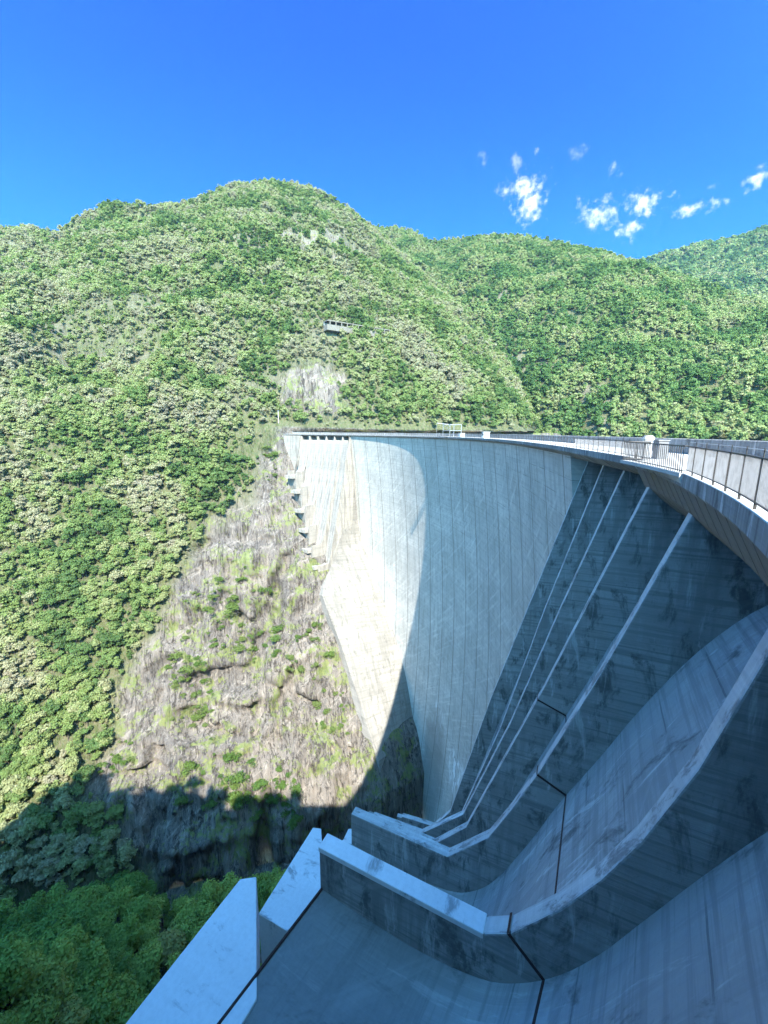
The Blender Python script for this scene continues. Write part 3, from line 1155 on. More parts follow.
# far mountain: columns along the contour coordinate, rows from the gorge floor to the ridge and behind
tcol = np.concatenate([np.arange(-420, -60, 8.0), np.arange(-60, 170, 1.6), np.arange(170, 430, 4.0), np.arange(430, 700, 12)])
zrow = np.concatenate([np.arange(-232, 2, 1.6), [2.0]])
nz = len(zrow)
frow = np.concatenate([np.linspace(0, 1, 150)[1:] ** 1.1, [1.12, 1.35, 1.7]])
NI, NJ = len(tcol), nz + len(frow)
PFM = np.zeros((NI, NJ, 3))
for j, z in enumerate(zrow):
    c = con_xy(z)
    PFM[:, j, 0] = c[0] + DR[0] * tcol
    PFM[:, j, 1] = c[1] + DR[1] * tcol
    PFM[:, j, 2] = z
bx, by = PFM[:, nz - 1, 0], PFM[:, nz - 1, 1]
qb = bx / by
Yr = np.interp(qb, [r[0] for r in RIDGE], [r[1] for r in RIDGE])
Zr = np.interp(qb, [r[0] for r in RIDGE], [r[2] for r in RIDGE])
for k, f in enumerate(frow):
    Y = by + (Yr - by) * f
    fz = f if f <= 1 else 1 - (f - 1) * .8
    prof = fz + 0.05 * math.sin(math.pi * min(f, 1)) 
    PFM[:, nz + k, 0] = qb * Y
    PFM[:, nz + k, 1] = Y
    PFM[:, nz + k, 2] = 2 + (Zr - 2) * prof
T2, Z2 = np.meshgrid(tcol, np.arange(NJ), indexing='ij')
Zg = PFM[:, :, 2]
Tr = np.interp(Zg, [a[0] for a in TR], [a[1] for a in TR])
wob = fbm(PFM, 1 / 30., 4) * 22
rockm = sstep(T2 + wob, Tr + 8, Tr - 10) * (Zg < 4)
upper = sstep(Zg, 3, 25)
# clear cut rock patches on the hillside
def patch(c, r, zs=1.0):
    d = np.sqrt(((PFM[:, :, 0] - c[0]) / r[0]) ** 2 + ((PFM[:, :, 1] - c[1]) / r[1]) ** 2 + ((PFM[:, :, 2] - c[2]) / r[2]) ** 2)
    return sstep(d + fbm(PFM, 1 / 18., 4) * .5, 1.1, .75)


outc = patch((-62, 392, 36), (33, 70, 27))
outc2 = patch((-74, 590, 226), (62, 90, 42)) * .9
outc3 = patch((-110, 640, 275), (50, 60, 25)) * .6
rockm = np.maximum.reduce([rockm, outc, outc2 * sstep(fbm(PFM, 1 / 14., 3), -.3, .15), outc3 * sstep(fbm(PFM, 1 / 14., 3), -.25, .2)])
bare = sstep(fbm(PFM * np.array((1, 1, .6)), 1 / 55., 5, off=31.), .05, .38) * upper * .8
# displacement
big = fbm(PFM, 1 / 130., 4, off=5.) * 18 + ridged(PFM * np.array((1, 1, .3)), 1 / 120., 4, off=2.) * 24
big *= upper * sstep(T2, -460, -380)
mid = fbm(PFM, 1 / 28., 4, off=9.) * 3.5
st_ = PFM * np.array((1, 1, .18))
crag = (ridged(st_, 1 / 19., 5, .6, off=3.) - .45) * 11 + (ridged(st_, 1 / 5.5, 3, .55, off=8.) - .4) * 2.4
bed = ridged(PFM * np.array((.35, .35, 1)) + np.array((0, 0, 0)), 1 / 14., 3, off=4.) * 2.6
ph = PFM[:, :, 2] / 19. + T2 / 60. + fbm(PFM, 1 / 40., 4, off=55.) * 1.3
saw = ph - np.floor(ph)
bed += (np.where(saw < .8, saw / .8, (1 - saw) / .2) - .5) * 5.0 * sstep(fbm(PFM, 1 / 35., 3, off=57.), -.2, .25)
gro = np.clip(ridged(PFM * np.array((1, 1, .13)), 1 / 42., 3, .5, off=66.), 0, 1)
crag = crag - 9.0 * sstep(gro, .62, .8)
keep = sstep(T2, 0.0, 16.0)        # stay true to the line where the dam meets the rock
disp = (mid + rockm * (crag + bed)) * np.where(Zg < 3, .15 + .85 * keep, 1) + big
ridge_keep = 1 - 0.75 * sstep(np.broadcast_to(Z2, Zg.shape), NJ - 30, NJ - 4)
disp = disp * np.where(T2 < -60, .6, 1.0)
push = np.clip(2 - T2, 0, 70) * .35 * (Zg < 3)
PFM[:, :, 0] -= NR[0] * push
PFM[:, :, 1] -= NR[1] * push
PFM[:, :, 0] += NR[0] * disp * .8
PFM[:, :, 1] += NR[1] * disp * .8 * ridge_keep
PFM[:, :, 2] += disp * .55 * ridge_keep * (.3 + .7 * upper)
far_hill = grid_obj('mountainside', PFM, np.maximum(rockm, bare * .45), M['terrain'], 'steep forested mountainside with a bare rock flank beside the dam')

# near bank, in the shade below the camera
acol = np.concatenate([np.arange(-60, 60, 6.0), np.arange(60, 260, 2.0), np.arange(260, 560, 10)])
wrow = np.concatenate([np.arange(-2, 140, 1.8), np.arange(140, 420, 10)])
Aa, Ww = np.meshgrid(acol, wrow, indexing='ij')
NB = [(-2, -209), (10, -209.5), (16, -205), (21, -204), (25, -199), (40, -180), (75, -152), (100, -114), (120, -62), (138, -8), (146, 0), (175, 0), (300, 95), (420, 180)]
Wsh = np.where(Ww > 5, Ww + 15 * sstep(Aa, 92, 118) * sstep(Ww, 4, 12), Ww)
We = np.where(Wsh > 16, np.maximum(16, Wsh - (np.maximum(0, 174 - Aa) * .27 + np.maximum(0, 64 - Aa) * .9 * sstep(Ww, 240, 190)) * sstep(Ww, 30, 110)), Wsh)
We = We - np.where(We > 60, 24 * sstep(Aa, 176, 200) * sstep(We, 60, 120), 0)
PNB = np.zeros(Aa.shape + (3,))
PNB[:, :, 0] = 3 + DR[0] * Aa + NR[0] * Ww
PNB[:, :, 1] = 184 + DR[1] * Aa + NR[1] * Ww
PNB[:, :, 2] = np.interp(We, [a[0] for a in NB], [a[1] for a in NB])
nz1 = fbm(PNB * np.array((1, 1, 0)), 1 / 40., 4, off=40.) * 9 + fbm(PNB * np.array((1, 1, 0)), 1 / 11., 3, off=44.) * 2.5
PNB[:, :, 2] += nz1 * sstep(Ww, 22, 50) * (1 - .7 * sstep(We, 132, 147))
# a low rock bench where the grey boulders lie
rk = sstep(fbm(PNB, 1 / 22., 4, off=61.), .12, .3) * sstep(Ww, 10, 20)
near_bank = grid_obj('river_bank', PNB, np.maximum(rk, (Wsh < 14) * 1.0), M['terrain'], 'shaded near bank of the gorge')

# second ridge behind the reservoir
R2 = [(-.3, 1100, 430), (-.122, 1100, 452), (-.056, 1100, 478), (.03, 1100, 476), (.096, 1080, 442), (.205, 1000, 418), (.293, 950, 394), (.403, 880, 353), (.515, 820, 307), (.606, 770, 271), (.699, 720, 232),
      (.792, 690, 209), (.859, 660, 183), (1.057, 600, 130), (1.8, 500, 60)]
B2 = [(-.3, 800), (0, 640), (.2, 520), (.5, 390), (.9, 300), (1.3, 240), (1.8, 200)]
qc = np.linspace(-.2, 1.6, 200)
fr = np.concatenate([np.linspace(0, 1, 110), [1.1, 1.3, 1.6]])
Q2, F2 = np.meshgrid(qc, fr, indexing='ij')
Yb2 = np.interp(Q2, [b[0] for b in B2], [b[1] for b in B2])
Yr2 = np.interp(Q2, [r[0] for r in R2], [r[1] for r in R2])
Zr2 = np.interp(Q2, [r[0] for r in R2], [r[2] for r in R2])
PR2 = np.zeros(Q2.shape + (3,))
PR2[:, :, 1] = Yb2 + (Yr2 - Yb2) * F2
PR2[:, :, 0] = Q2 * PR2[:, :, 1]
fz = np.where(F2 <= 1, F2, 1 - (F2 - 1) * .8)
PR2[:, :, 2] = -20 + (Zr2 + 20) * (fz + .04 * np.sin(np.pi * np.clip(F2, 0, 1)))
dd = (fbm(PR2, 1 / 150., 4, off=71.) * 22 + ridged(PR2 * np.array((1, 1, .3)), 1 / 130., 4, off=22.) * 26 + fbm(PR2, 1 / 30., 3, off=73) * 3)
rkp = 1 - .85 * sstep(F2, .85, 1.0)
PR2[:, :, 1] -= dd * .7 * rkp
PR2[:, :, 2] += dd * .4 * rkp
ridge2 = grid_obj('forested_ridge', PR2, sstep(fbm(PR2, 1 / 45., 4, off=81.), .25, .45) * .5, M['terrain'], 'forested ridge behind the reservoir')

# distant ridge
R3 = [(.2, 700), (.475, 830), (.581, 909), (.644, 953), (.687, 973), (.73, 983), (.772, 1008), (.829, 1056), (.997, 1170), (1.6, 1400)]
qc = np.linspace(.3, 1.3, 90)
fr = np.concatenate([np.linspace(0, 1, 50), [1.2, 1.5]])
Q3, F3 = np.meshgrid(qc, fr, indexing='ij')
PR3 = np.zeros(Q3.shape + (3,))
PR3[:, :, 1] = 1050 + 550 * F3
PR3[:, :, 0] = Q3 * PR3[:, :, 1]
Zr3 = np.interp(Q3, [r[0] for r in R3], [r[1] for r in R3]) * (1600 / 2400.)
fz = np.where(F3 <= 1, F3, 1 - (F3 - 1) * .8)
PR3[:, :, 2] = 150 + (Zr3 - 150) * fz
dd = fbm(PR3, 1 / 300., 4, off=91.) * 40 + ridged(PR3, 1 / 300., 3, off=92.) * 34 + fbm(PR3, 1 / 60., 3, off=93) * 8
PR3[:, :, 1] -= dd * .8 * (1 - .8 * sstep(F3, .85, 1.0))
PR3[:, :, 2] += dd * .35 * (1 - .8 * sstep(F3, .85, 1.0))
ridge3 = grid_obj('distant_ridge', PR3, np.zeros(Q3.shape), M['terrain'], 'distant blue green ridge')

# reservoir behind the dam and ground far below everything
mb = MB()
mb.face([(60, -250, -9), (1500, -250, -9), (1500, 900, -9), (60, 900, -9)])
wtr = mb.build('reservoir_water', M['water'])
tag(wtr, kind='structure')
mb = MB()
mb.face([(-3000, -700, -240), (3000, -700, -240), (3000, 2700, -240), (-3000, 2700, -240)])
gnd = mb.build('valley_ground', M['gravel'])
tag(gnd, kind='structure')

# gravel service track along the river
mb = MB()
rows, UV = [], []
for a in np.arange(20, 96, 4.0):
    row = []
    for w in (15.5, 21.5):
        row.append((3 + DR[0] * a + NR[0] * w, 184 + DR[1] * a + NR[1] * w, -202.2 + .4 * math.sin(a * .2)))
    rows.append(row)
    UV.append([(0, a), (5, a)])
mb.grid(rows, UV, flip=True)
trk = mb.build('gravel_track', M['gravel'])
tag(trk, kind='structure')

# ------------------------------------------------------------------ trees
def bm_leafcloud(rng, n, leaf, lobes):
    V, Fc = [], []
    lobes_w = np.array([l[3] ** 2 for l in lobes])
    lobes_w = lobes_w / lobes_w.sum()
    for _ in range(n):
        c = lobes[rng.choice(len(lobes), p=lobes_w)]
        d = rng.normal(size=3)
        d /= np.linalg.norm(d)
        if d[2] < -.45:
            d[2] *= -.6
        rr = c[3] * (1 - .45 * rng.random() ** 2.2) * (1 + .12 * rng.normal())
        p = np.array(c[:3]) + d * rr * np.array((1, 1, c[4]))
        nrm = d + rng.normal(size=3) * .55
        nrm[2] += .35
        nrm /= np.linalg.norm(nrm)
        a = np.cross(nrm, rng.normal(size=3))
        a /= np.linalg.norm(a)
        b_ = np.cross(nrm, a)
        s_ = leaf * (.6 + .8 * rng.random())
        k = len(V)
        e = .55 + .3 * rng.random()
        V += [p - a * s_, p + b_ * s_ * e, p + a * s_, p - b_ * s_ * e]
        Fc.append((k, k + 1, k + 2, k + 3))
    return V, Fc


def tree_meshes(name, seed, h, r, n, leaf, leafmat, conifer=False):
    rng = np.random.default_rng(seed)
    lobes = []
    if conifer:
        for k in range(9):
            f = k / 8
            lobes.append((rng.normal() * .15, rng.normal() * .15, h * (.2 + .75 * f), r * (1.0 - .85 * f), .5))
    else:
        lobes.append((0, 0, h * .66, r * .62, .95))
        for k in range(int(rng.integers(7, 11))):
            an = rng.random() * 2 * math.pi
            rr = r * (.35 + .45 * rng.random())
            lobes.append((math.cos(an) * rr, math.sin(an) * rr, h * (.36 + .5 * rng.random()), r * (.28 + .24 * rng.random()), .8))
    V, Fc = bm_leafcloud(rng, n, leaf, lobes)
    me = bpy.data.meshes.new(name + '_crown')
    me.from_pydata([tuple(v) for v in V], [], Fc)
    me.materials.append(leafmat)
    mt = MB()
    mt.tube([(0, 0, -1.2), (0.05 * h * rng.normal() * .3, 0, h * .3), (.02 * h, .02 * h, h * .75)], h * .028, 6, h * .008)
    for k in range(4):
        l = lobes[1 + k % (len(lobes) - 1)]
        mt.tube([(0, 0, h * (.25 + .08 * k)), (l[0] * .5, l[1] * .5, h * (.33 + .08 * k)), (l[0] * .95, l[1] * .95, l[2])], h * .012, 5, h * .004)
    mtr = bpy.data.meshes.new(name + '_trunk')
    mtr.from_pydata(mt.v, [], mt.f)
    mtr.materials.append(M['bark'])
    return me, mtr


def combined(name, me, mtr):
    V = [tuple(v.co) for v in me.vertices]
    Fc = [tuple(p.vertices) for p in me.polygons]
    nf = len(Fc)
    b_ = len(V)
    V += [tuple(v.co) for v in mtr.vertices]
    Fc += [tuple(b_ + k for k in p.vertices) for p in mtr.polygons]
    m2 = bpy.data.meshes.new(name)
    m2.from_pydata(V, [], Fc)
    m2.materials.append(me.materials[0])
    m2.materials.append(M['bark'])
    m2.polygons.foreach_set('material_index', [0] * nf + [1] * (len(Fc) - nf))
    return m2


def pxy(p):
    X, Y, Z = p[..., 0], p[..., 1], p[..., 2] - CZ
    d = -Z
    f = math.cos(PITCH) * Y + math.sin(PITCH) * d
    v = (-math.sin(PITCH) * Y + math.cos(PITCH) * d) / np.where(f > 1, f, 1)
    u = X / np.where(f > 1, f, 1)
    return 384 + FPX * u, 512 + FPX * v, f


# visibility against ground and dam
def bvh_of(objs):
    V, Fc = [], []
    for o in objs:
        b_ = len(V)
        mw = o.matrix_world
        V.extend([v.co.copy() for v in o.data.vertices])
        Fc.extend([tuple(b_ + k for k in p.vertices) for p in o.data.polygons])
    return BVHTree.FromPolygons(V, Fc)


dam_meshes = [o for o in dam.children if o.type == 'MESH' and o.name.split('.')[0] in
              ('arch_wall', 'spillway_wall', 'chute_floor', 'foundation_block', 'crest_deck', 'deflector', 'upstream_parapet')]
BV = bvh_of([far_hill, near_bank, ridge2] + dam_meshes)
EYE = Vector((0, 0, CZ))


def visible(p, h=6.0):
    tgt = Vector(p) + Vector((0, 0, h))
    d = tgt - EYE
    L = d.length
    hit = BV.ray_cast(EYE, d / L, L - 1.5)
    return hit[0] is None


def scatter(P, dens, seed, keepf=None):
    """P grid (ni,nj,3); dens (ni,nj) trees per m2; returns points"""
    rng = np.random.default_rng(seed)
    a = P[:-1, :-1]
    e1 = P[1:, :-1] - a
    e2 = P[:-1, 1:] - a
    ar = np.linalg.norm(np.cross(e1, e2), axis=-1)
    lam = ar * dens[:-1, :-1]
    n = rng.poisson(np.clip(lam, 0, 50))
    ii, jj = np.nonzero(n)
    rep = n[ii, jj]
    ii = np.repeat(ii, rep)
    jj = np.repeat(jj, rep)
    u = rng.random((len(ii), 2))
    p = P[ii, jj] + (P[ii + 1, jj] - P[ii, jj]) * u[:, :1] + (P[ii, jj + 1] - P[ii, jj]) * u[:, 1:]
    return p, ii, jj


def inframe(p, m=50):
    x, y, f = pxy(p)
    return (f > 20) & (x > -m) & (x < 768 + m) & (y > -m) & (y < 1024 + m)


Fdens = (1 - np.clip(rockm * 1.25, 0, 1)) * (1 - .72 * bare) * np.where(Zg < -196, 0, 1)
# the grass strip by the abutment stays open
grass = sstep(T2, 44, 26) * sstep(Zg, -30, -18) * sstep(Zg, 20, 4)
Fdens = Fdens * (1 - .85 * grass) * np.where((T2 < 10) & (Zg < 3), 0, 1)
pts_far, ii, jj = scatter(PFM, Fdens * (1 / 7.), 3)
ok = inframe(pts_far) & (pts_far[:, 1] > 60)
pts_far, ii, jj = pts_far[ok], ii[ok], jj[ok]
size_far = .34 + .78 * np.random.default_rng(5).random(len(pts_far)) ** 2.2
size_far *= 1 - .25 * bare[ii, jj]

NBd = np.where((Ww > 23) | ((Ww > 7) & (Aa > 104)), 1.0, 0) * (1 - .8 * rk) * np.where(Aa > 8, 1, 0)
pts_nb, i2, j2 = scatter(PNB, NBd * (1 / 32.), 13)
wn = Ww[i2, j2]
an_ = Aa[i2, j2]
wrim = 138 + np.maximum(0, 174 - an_) * .27
rim = (wn > wrim - 6) & (wn < wrim + 26) & (an_ > 66) & (an_ < 182)
okv = (inframe(pts_nb, 60) & (wn < wrim - 12)) | rim
okv &= ~((an_ < 66) & (wn > 95))
pts_nb = pts_nb[okv]
wn = wn[okv]
size_nb = .8 + .85 * np.random.default_rng(6).random(len(pts_nb)) ** 1.3

R2d = np.where(PR2[:, :, 2] > -9, 1.0, 0) * (1 - .5 * sstep(fbm(PR2, 1 / 45., 4, off=81.), .25, .45))
pts_r2, i3, j3 = scatter(PR2, R2d * (1 / 26.), 23)
pts_r2 = pts_r2[inframe(pts_r2)]
pts_r3, _, _ = scatter(PR3, np.ones(Q3.shape) / 75., 33)
pts_r3 = pts_r3[inframe(pts_r3)]

# individuals: the trees that show largest
cand = [(p, s_, 'n' if w < 118 else 'c') for p, s_, w in zip(pts_nb, size_nb, wn)]
cand_f = [(p, s_, 'f') for p, s_ in zip(pts_far, size_far)]


def show(c):
    p, s_, k = c
    x, y, f = pxy(np.array(p))
    return s_ * 9 / max(np.linalg.norm(p), 1)


inv = []
for c in sorted(cand, key=show, reverse=True):
    if c[2] == 'n' and len(inv) < 170:
        x, y, f = pxy(np.array(c[0]) + (0, 0, 4))
        if -10 < x < 778 and -10 < y < 1034 and visible(c[0]):
            inv.append(c)
chosen = {id(c) for c in inv}
invf = []
for c in sorted(cand_f, key=show, reverse=True):
    if len(invf) >= 125:
        break
    x, y, f = pxy(np.array(c[0]) + (0, 0, 4))
    if -5 < x < 773 and y < 1030 and visible(c[0]):
        invf.append(c)
chosen |= {id(c) for c in invf}

hi = []
for k in range(4):
    hi.append(tree_meshes('broadleaf_%d' % k, 100 + k, 9.5, 3.6, 3200, .25, M['leaf_shade']))
hif = []
for k in range(4):
    hif.append(tree_meshes('hill_tree_%d' % k, 120 + k, 9.5, 3.7, 1700, .36, M['leaf']))


def add_tree(name, p, sc_, meshes, label, group, rz):
    e = empty(name, tuple(p), label, 'tree', group, rz)
    e.scale = (sc_, sc_, sc_ * random.uniform(.85, 1.2))
    for nm, me in zip(('crown', 'trunk'), meshes):
        o = bpy.data.objects.new(nm, me)
        COL.objects.link(o)
        o.parent = e
    return e


for c in inv:
    add_tree('broadleaf_tree', c[0], c[1], random.choice(hi), 'dark green broadleaf tree growing in the shaded gorge below the spillway',
             'trees on the shaded gorge bank', random.uniform(0, 6.28))
for c in invf:
    add_tree('hillside_tree', c[0], c[1], random.choice(hif), 'sunlit green broadleaf tree on the far slope left of the bare rock',
             'trees on the sunlit far slope', random.uniform(0, 6.28))

# source meshes of the scattered woods
def variants(prefix, mat, seeds, n, leaf, h=9.5, r=3.7):
    c = bpy.data.collections.new(prefix)
    for k, sd in enumerate(seeds):
        a, b_ = tree_meshes('%s_%d' % (prefix, k), sd, h * (0.85 + .12 * (k % 4)), r * (.85 + .1 * ((k * 2) % 4)), n, leaf, mat)
        c.objects.link(bpy.data.objects.new('%s_source' % prefix, combined('%s_%d' % (prefix, k), a, b_)))
    return c


def forest(name, pts, sizes, coll, label, seed):
    rng = np.random.default_rng(seed)
    me = bpy.data.meshes.new(name)
    n = len(pts)
    me.vertices.add(n)
    me.vertices.foreach_set('co', np.asarray(pts, np.float32).reshape(-1))
    a = me.attributes.new('tsize', 'FLOAT_VECTOR', 'POINT')
    sv = np.stack([sizes, sizes, sizes * rng.uniform(.8, 1.25, n)], -1)
    a.data.foreach_set('vector', sv.astype(np.float32).reshape(-1))
    b_ = me.attributes.new('trot', 'FLOAT_VECTOR', 'POINT')
    rv = np.stack([rng.normal(0, .08, n), rng.normal(0, .08, n), rng.uniform(0, 6.28, n)], -1)
    b_.data.foreach_set('vector', rv.astype(np.float32).reshape(-1))
    me.update()
    o = bpy.data.objects.new(name, me)
    COL.objects.link(o)
    tag(o, label, 'forest', kind='stuff')
    ng = bpy.data.node_groups.new(name + '_scatter', 'GeometryNodeTree')
    ng.interface.new_socket('Geometry', in_out='INPUT', socket_type='NodeSocketGeometry')
    ng.interface.new_socket('Geometry', in_out='OUTPUT', socket_type='NodeSocketGeometry')
    gi = ng.nodes.new('NodeGroupInput')
    go = ng.nodes.new('NodeGroupOutput')
    m2p = ng.nodes.new('GeometryNodeMeshToPoints')
    iop = ng.nodes.new('GeometryNodeInstanceOnPoints')
    ci = ng.nodes.new('GeometryNodeCollectionInfo')
    ci.inputs['Collection'].default_value = coll
    ci.inputs['Separate Children'].default_value = True
    ci.inputs['Reset Children'].default_value = True
    iop.inputs['Pick Instance'].default_value = True
    na = ng.nodes.new('GeometryNodeInputNamedAttribute')
    na.data_type = 'FLOAT_VECTOR'
    na.inputs['Name'].default_value = 'tsize'
    nb = ng.nodes.new('GeometryNodeInputNamedAttribute')
    nb.data_type = 'FLOAT_VECTOR'
    nb.inputs['Name'].default_value = 'trot'
    L = ng.links
    L.new(gi.outputs[0], m2p.inputs['Mesh'])
    L.new(m2p.outputs[0], iop.inputs['Points'])
    L.new(ci.outputs[0], iop.inputs['Instance'])
    L.new(na.outputs['Attribute'], iop.inputs['Scale'])
    L.new(nb.outputs['Attribute'], iop.inputs['Rotation'])
    L.new(iop.outputs[0], go.inputs[0])
    md = o.modifiers.new('scatter', 'NODES')
    md.node_group = ng
    return o


rest_f = [c for c in cand_f if id(c) not in chosen]
rest_n = [c for c in cand if id(c) not in chosen]
V_lit = variants('lit_wood', M['leaf'], [201, 202, 203, 204, 205, 206], 620, .52)
V_far = variants('far_wood', M['leaf_far'], [221, 222, 223, 224, 225], 260, .85)
V_sh = variants('shade_wood', M['leaf_shade'], [241, 242, 243, 244], 2200, .28)
V_dist = variants('dist_wood', M['leaf_far'], [261, 262, 263], 120, 1.4)
forest('mountain_forest', [c[0] for c in rest_f], np.array([c[1] for c in rest_f]), V_lit, 'sunlit mixed forest covering the mountainside', 1)
forest('gorge_thicket', [c[0] for c in rest_n], np.array([c[1] for c in rest_n]), V_sh, 'shaded thicket on the near bank of the gorge', 2)
rg = np.random.default_rng(9)
forest('ridge_forest', pts_r2, .75 + .5 * rg.random(len(pts_r2)), V_far, 'sunlit forest on the ridge behind the reservoir', 3)
forest('distant_forest', pts_r3, 1.2 + .9 * rg.random(len(pts_r3)), V_dist, 'distant forest on the far ridge', 4)

# shrubs on the bare rock
rock_d = np.clip(rockm, 0, 1) * (Zg < -8) * (Zg > -190) * (T2 > 6) * sstep(fbm(PFM, 1 / 26., 3, off=101.), .05, .35) / 30.
pts_sh, i4, j4 = scatter(PFM, rock_d, 43)
pts_sh = pts_sh[inframe(pts_sh, 0)]
rngs = np.random.default_rng(17)
rngs.shuffle(pts_sh)
shr = []
for k in range(3):
    rng = np.random.default_rng(300 + k)
    lobes = [(rng.normal() * .7, rng.normal() * .7, .8 + .5 * rng.random(), .8 + .4 * rng.random(), .75) for _ in range(7)]
    V, Fc = bm_leafcloud(rng, 700, .17, lobes)
    me = bpy.data.meshes.new('shrub_%d' % k)
    me.from_pydata([tuple(v) for v in V], [], Fc)
    me.materials.append(M['leaf_shrub'])
    shr.append(me)
nsh = 0
for p in pts_sh:
    if nsh >= 260:
        break
    if not visible(p, 1.5):
        continue
    o = bpy.data.objects.new('rock_shrub', random.choice(shr))
    COL.objects.link(o)
    o.location = tuple(p)
    k = random.uniform(.5, 1.2) + (random.random() < .2) * random.uniform(.3, 1.6)
    o.scale = (k, k, k * random.uniform(.7, 1.1))
    o.rotation_euler = (0, 0, random.uniform(0, 6.28))
    tag(o, 'small green shrub rooted on the bare rock flank below the far spillway', 'shrub', 'shrubs on the bare rock flank')
    nsh += 1

# ------------------------------------------------------------------ sky
w = bpy.data.worlds.new('World')
sc.world = w
w.use_nodes = True
w.node_tree.nodes.clear()
nt = NT(w.node_tree)
out = nt.node('ShaderNodeOutputWorld')
bg = nt.node('ShaderNodeBackground')
sky = nt.node('ShaderNodeTexSky')
sky.sky_type = 'NISHITA'
sky.sun_disc = False
sky.sun_elevation = RAD(SUN_EL)
sky.sun_rotation = math.atan2(-ldir.x, -ldir.y)
sky.altitude = 500
sky.air_density = 1.0
sky.dust_density = 0.4
sky.ozone_density = 2.5
hs = nt.node('ShaderNodeHueSaturation')
hs.inputs['Saturation'].default_value = 1.2
hs.inputs['Value'].default_value = 1.0
nt.l.new(sky.outputs[0], hs.inputs['Color'])
# small fair weather clouds
tc = nt.node('ShaderNodeTexCoord').outputs['Generated']
dirn = nt.vmath('NORMALIZE', tc)
# deepest blue opposite the sun, paler and brighter towards it
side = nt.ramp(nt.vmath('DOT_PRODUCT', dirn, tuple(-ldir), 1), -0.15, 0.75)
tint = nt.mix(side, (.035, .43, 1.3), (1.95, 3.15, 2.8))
sepd = nt.node('ShaderNodeSeparateXYZ')
nt.l.new(dirn, sepd.inputs[0])
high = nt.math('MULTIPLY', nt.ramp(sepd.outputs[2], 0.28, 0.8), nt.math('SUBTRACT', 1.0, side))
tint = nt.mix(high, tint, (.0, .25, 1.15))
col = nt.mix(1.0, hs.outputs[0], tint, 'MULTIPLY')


def ray(x, y):
    u, v = (x - 384) / FPX, (y - 512) / FPX
    c, s_ = math.cos(ROLL), math.sin(ROLL)
    u, v = c * u + s_ * v, -s_ * u + c * v
    f = math.cos(PITCH) - math.sin(PITCH) * v
    d = math.sin(PITCH) + math.cos(PITCH) * v
    return Vector((u, f, -d)).normalized()


wn1 = nt.node('ShaderNodeTexNoise')
nt.put(wn1.inputs['Vector'], dirn)
wn1.inputs['Scale'].default_value = 26
wn1.inputs['Detail'].default_value = 8
wn1.inputs['Roughness'].default_value = .62
wn1.inputs['Distortion'].default_value = .4
nfac = nt.math('SUBTRACT', wn1.outputs[0], .5)
wn2 = nt.node('ShaderNodeTexNoise')
nt.put(wn2.inputs['Vector'], dirn)
wn2.inputs['Scale'].default_value = 90
wn2.inputs['Detail'].default_value = 6
nfac2 = nt.math('SUBTRACT', wn2.outputs[0], .5)
mask = None
CL = [(529, 196, 17, 24, .95, 10), (508, 190, 12, 8, .5, 0), (600, 214, 20, 12, .75, -20), (641, 204, 19, 13, .95, -15), (627, 230, 14, 9, .8, 20),
      (697, 208, 15, 6, .8, 0), (761, 176, 9, 8, .9, -10), (615, 168, 9, 7, .6, 0), (577, 153, 8, 7, .25, 0), (516, 165, 7, 7, .3, 0), (484, 158, 5, 10, .2, 0),
      (712, 186, 7, 3, .2, 0)]
for (x, y, a, b_, s_, rot) in CL:
    c = ray(x, y)
    rt = Vector((c.y, -c.x, 0)).normalized()
    up = rt.cross(c).normalized()
    cr_, sr_ = math.cos(RAD(rot)), math.sin(RAD(rot))
    r2, u2 = rt * cr_ + up * sr_, up * cr_ - rt * sr_
    k = FPX * 1.6
    du = nt.math('MULTIPLY', nt.math('SUBTRACT', nt.vmath('DOT_PRODUCT', dirn, tuple(r2), 1), 0.0), k / a)
    dv = nt.math('MULTIPLY', nt.vmath('DOT_PRODUCT', dirn, tuple(u2), 1), k / b_)
    front = nt.math('GREATER_THAN', nt.vmath('DOT_PRODUCT', dirn, tuple(c), 1), 0)
    d2 = nt.math('SQRT', nt.math('ADD', nt.math('MULTIPLY', du, du), nt.math('MULTIPLY', dv, dv)))
    d2 = nt.math('ADD', d2, nt.math('ADD', nt.math('MULTIPLY', nfac, 4.2), nt.math('MULTIPLY', nfac2, 3.0)))
    mk = nt.math('MULTIPLY', nt.math('MULTIPLY', nt.ramp(d2, 1.35, -.9), s_ * .95), front)
    mask = mk if mask is None else nt.math('MAXIMUM', mask, mk)
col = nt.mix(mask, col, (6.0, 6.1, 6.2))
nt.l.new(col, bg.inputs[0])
bg.inputs[1].default_value = 0.085
nt.l.new(bg.outputs[0], out.inputs[0])

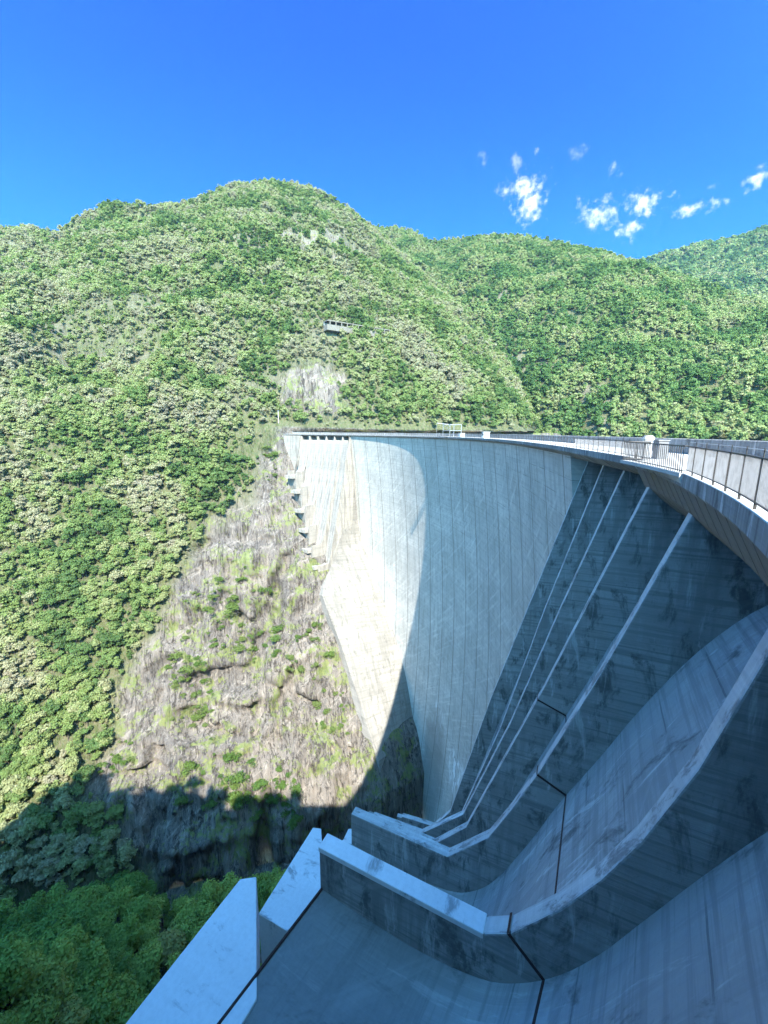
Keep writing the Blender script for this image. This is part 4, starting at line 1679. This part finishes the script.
# ------------------------------------------------------------------ unseen block added behind the viewer to shade the nearest lips
hb = empty('unseen_shade_blocker', (-12, -14, 0), 'unseen grey house behind the viewing terrace', 'house')
mb = MB()
mb.box((-11, -20, -6), 38, 10, 26, (1, .02))
o = mb.build('house_wall', M['block'], hb)
to_local(o, hb)
mb = MB()
mb.box((-11, -20, 20.01), 39, 11, .5, (1, .02))
o = mb.build('roof', M['deck'], hb)
to_local(o, hb)

# road gallery on the hillside above the far abutment
def ground_at(x, y):
    d = ray(x, y)
    h = BV.ray_cast(EYE, d)
    return np.array(h[0])


g0, g1 = ground_at(324, 334), ground_at(388, 333)
gz = max(g0[2], g1[2]) - 2.5
gal = empty('road_gallery', (*((g0 + g1) / 2)[:2], gz - 6), 'long pale road gallery with dark openings on the hillside above the far abutment', 'gallery')
dx = (g1 - g0)[:2]
Lg = float(np.hypot(*dx))
ux = dx / Lg
uy = np.array((-ux[1], ux[0]))
mid_ = ((g0 + g1) / 2)[:2] - uy * 3.5
mb = MB()
mb.box((*mid_, gz + 3.0), Lg, 9, .8, ux)
o = mb.build('roof', M['soffit'], gal)
to_local(o, gal)
mb = MB()
mb.box((*mid_, gz - 5), Lg, 8.6, 5.0, ux)
o = mb.build('retaining_wall', M['soffit'], gal)
to_local(o, gal)
mb = MB()
mb.box((*(mid_ + uy * 3.6), gz - .01), Lg, 1.0, 3.02, ux)
o = mb.build('back_wall', M['greybox'], gal)
to_local(o, gal)
for k in range(12):
    mb = MB()
    mb.box((*(mid_ - uy * 4.0 + ux * Lg * ((k + .5) / 12 - .5)), gz), .8, .8, 3.0, ux)
    o = mb.build('column', M['soffit'], gal)
    to_local(o, gal)

HAZE = True
if HAZE:
    mb = MB()
    mb.box((0, 1000, -241.5), 6200, 3700, 1350)
    hz = mb.build('haze', M['white'])
    hz.data.materials.clear()
    m = bpy.data.materials.new('air')
    m.use_nodes = True
    m.node_tree.nodes.clear()
    nt = NT(m.node_tree)
    out = nt.node('ShaderNodeOutputMaterial')
    pv = nt.node('ShaderNodeVolumePrincipled')
    pv.inputs['Color'].default_value = (.42, .74, 1.0, 1)
    pv.inputs['Density'].default_value = 0.00004
    pv.inputs['Anisotropy'].default_value = 0.0
    nt.l.new(pv.outputs[0], out.inputs['Volume'])
    hz.data.materials.append(m)
    tag(hz, 'thin pale summer haze in the valley air', kind='stuff')
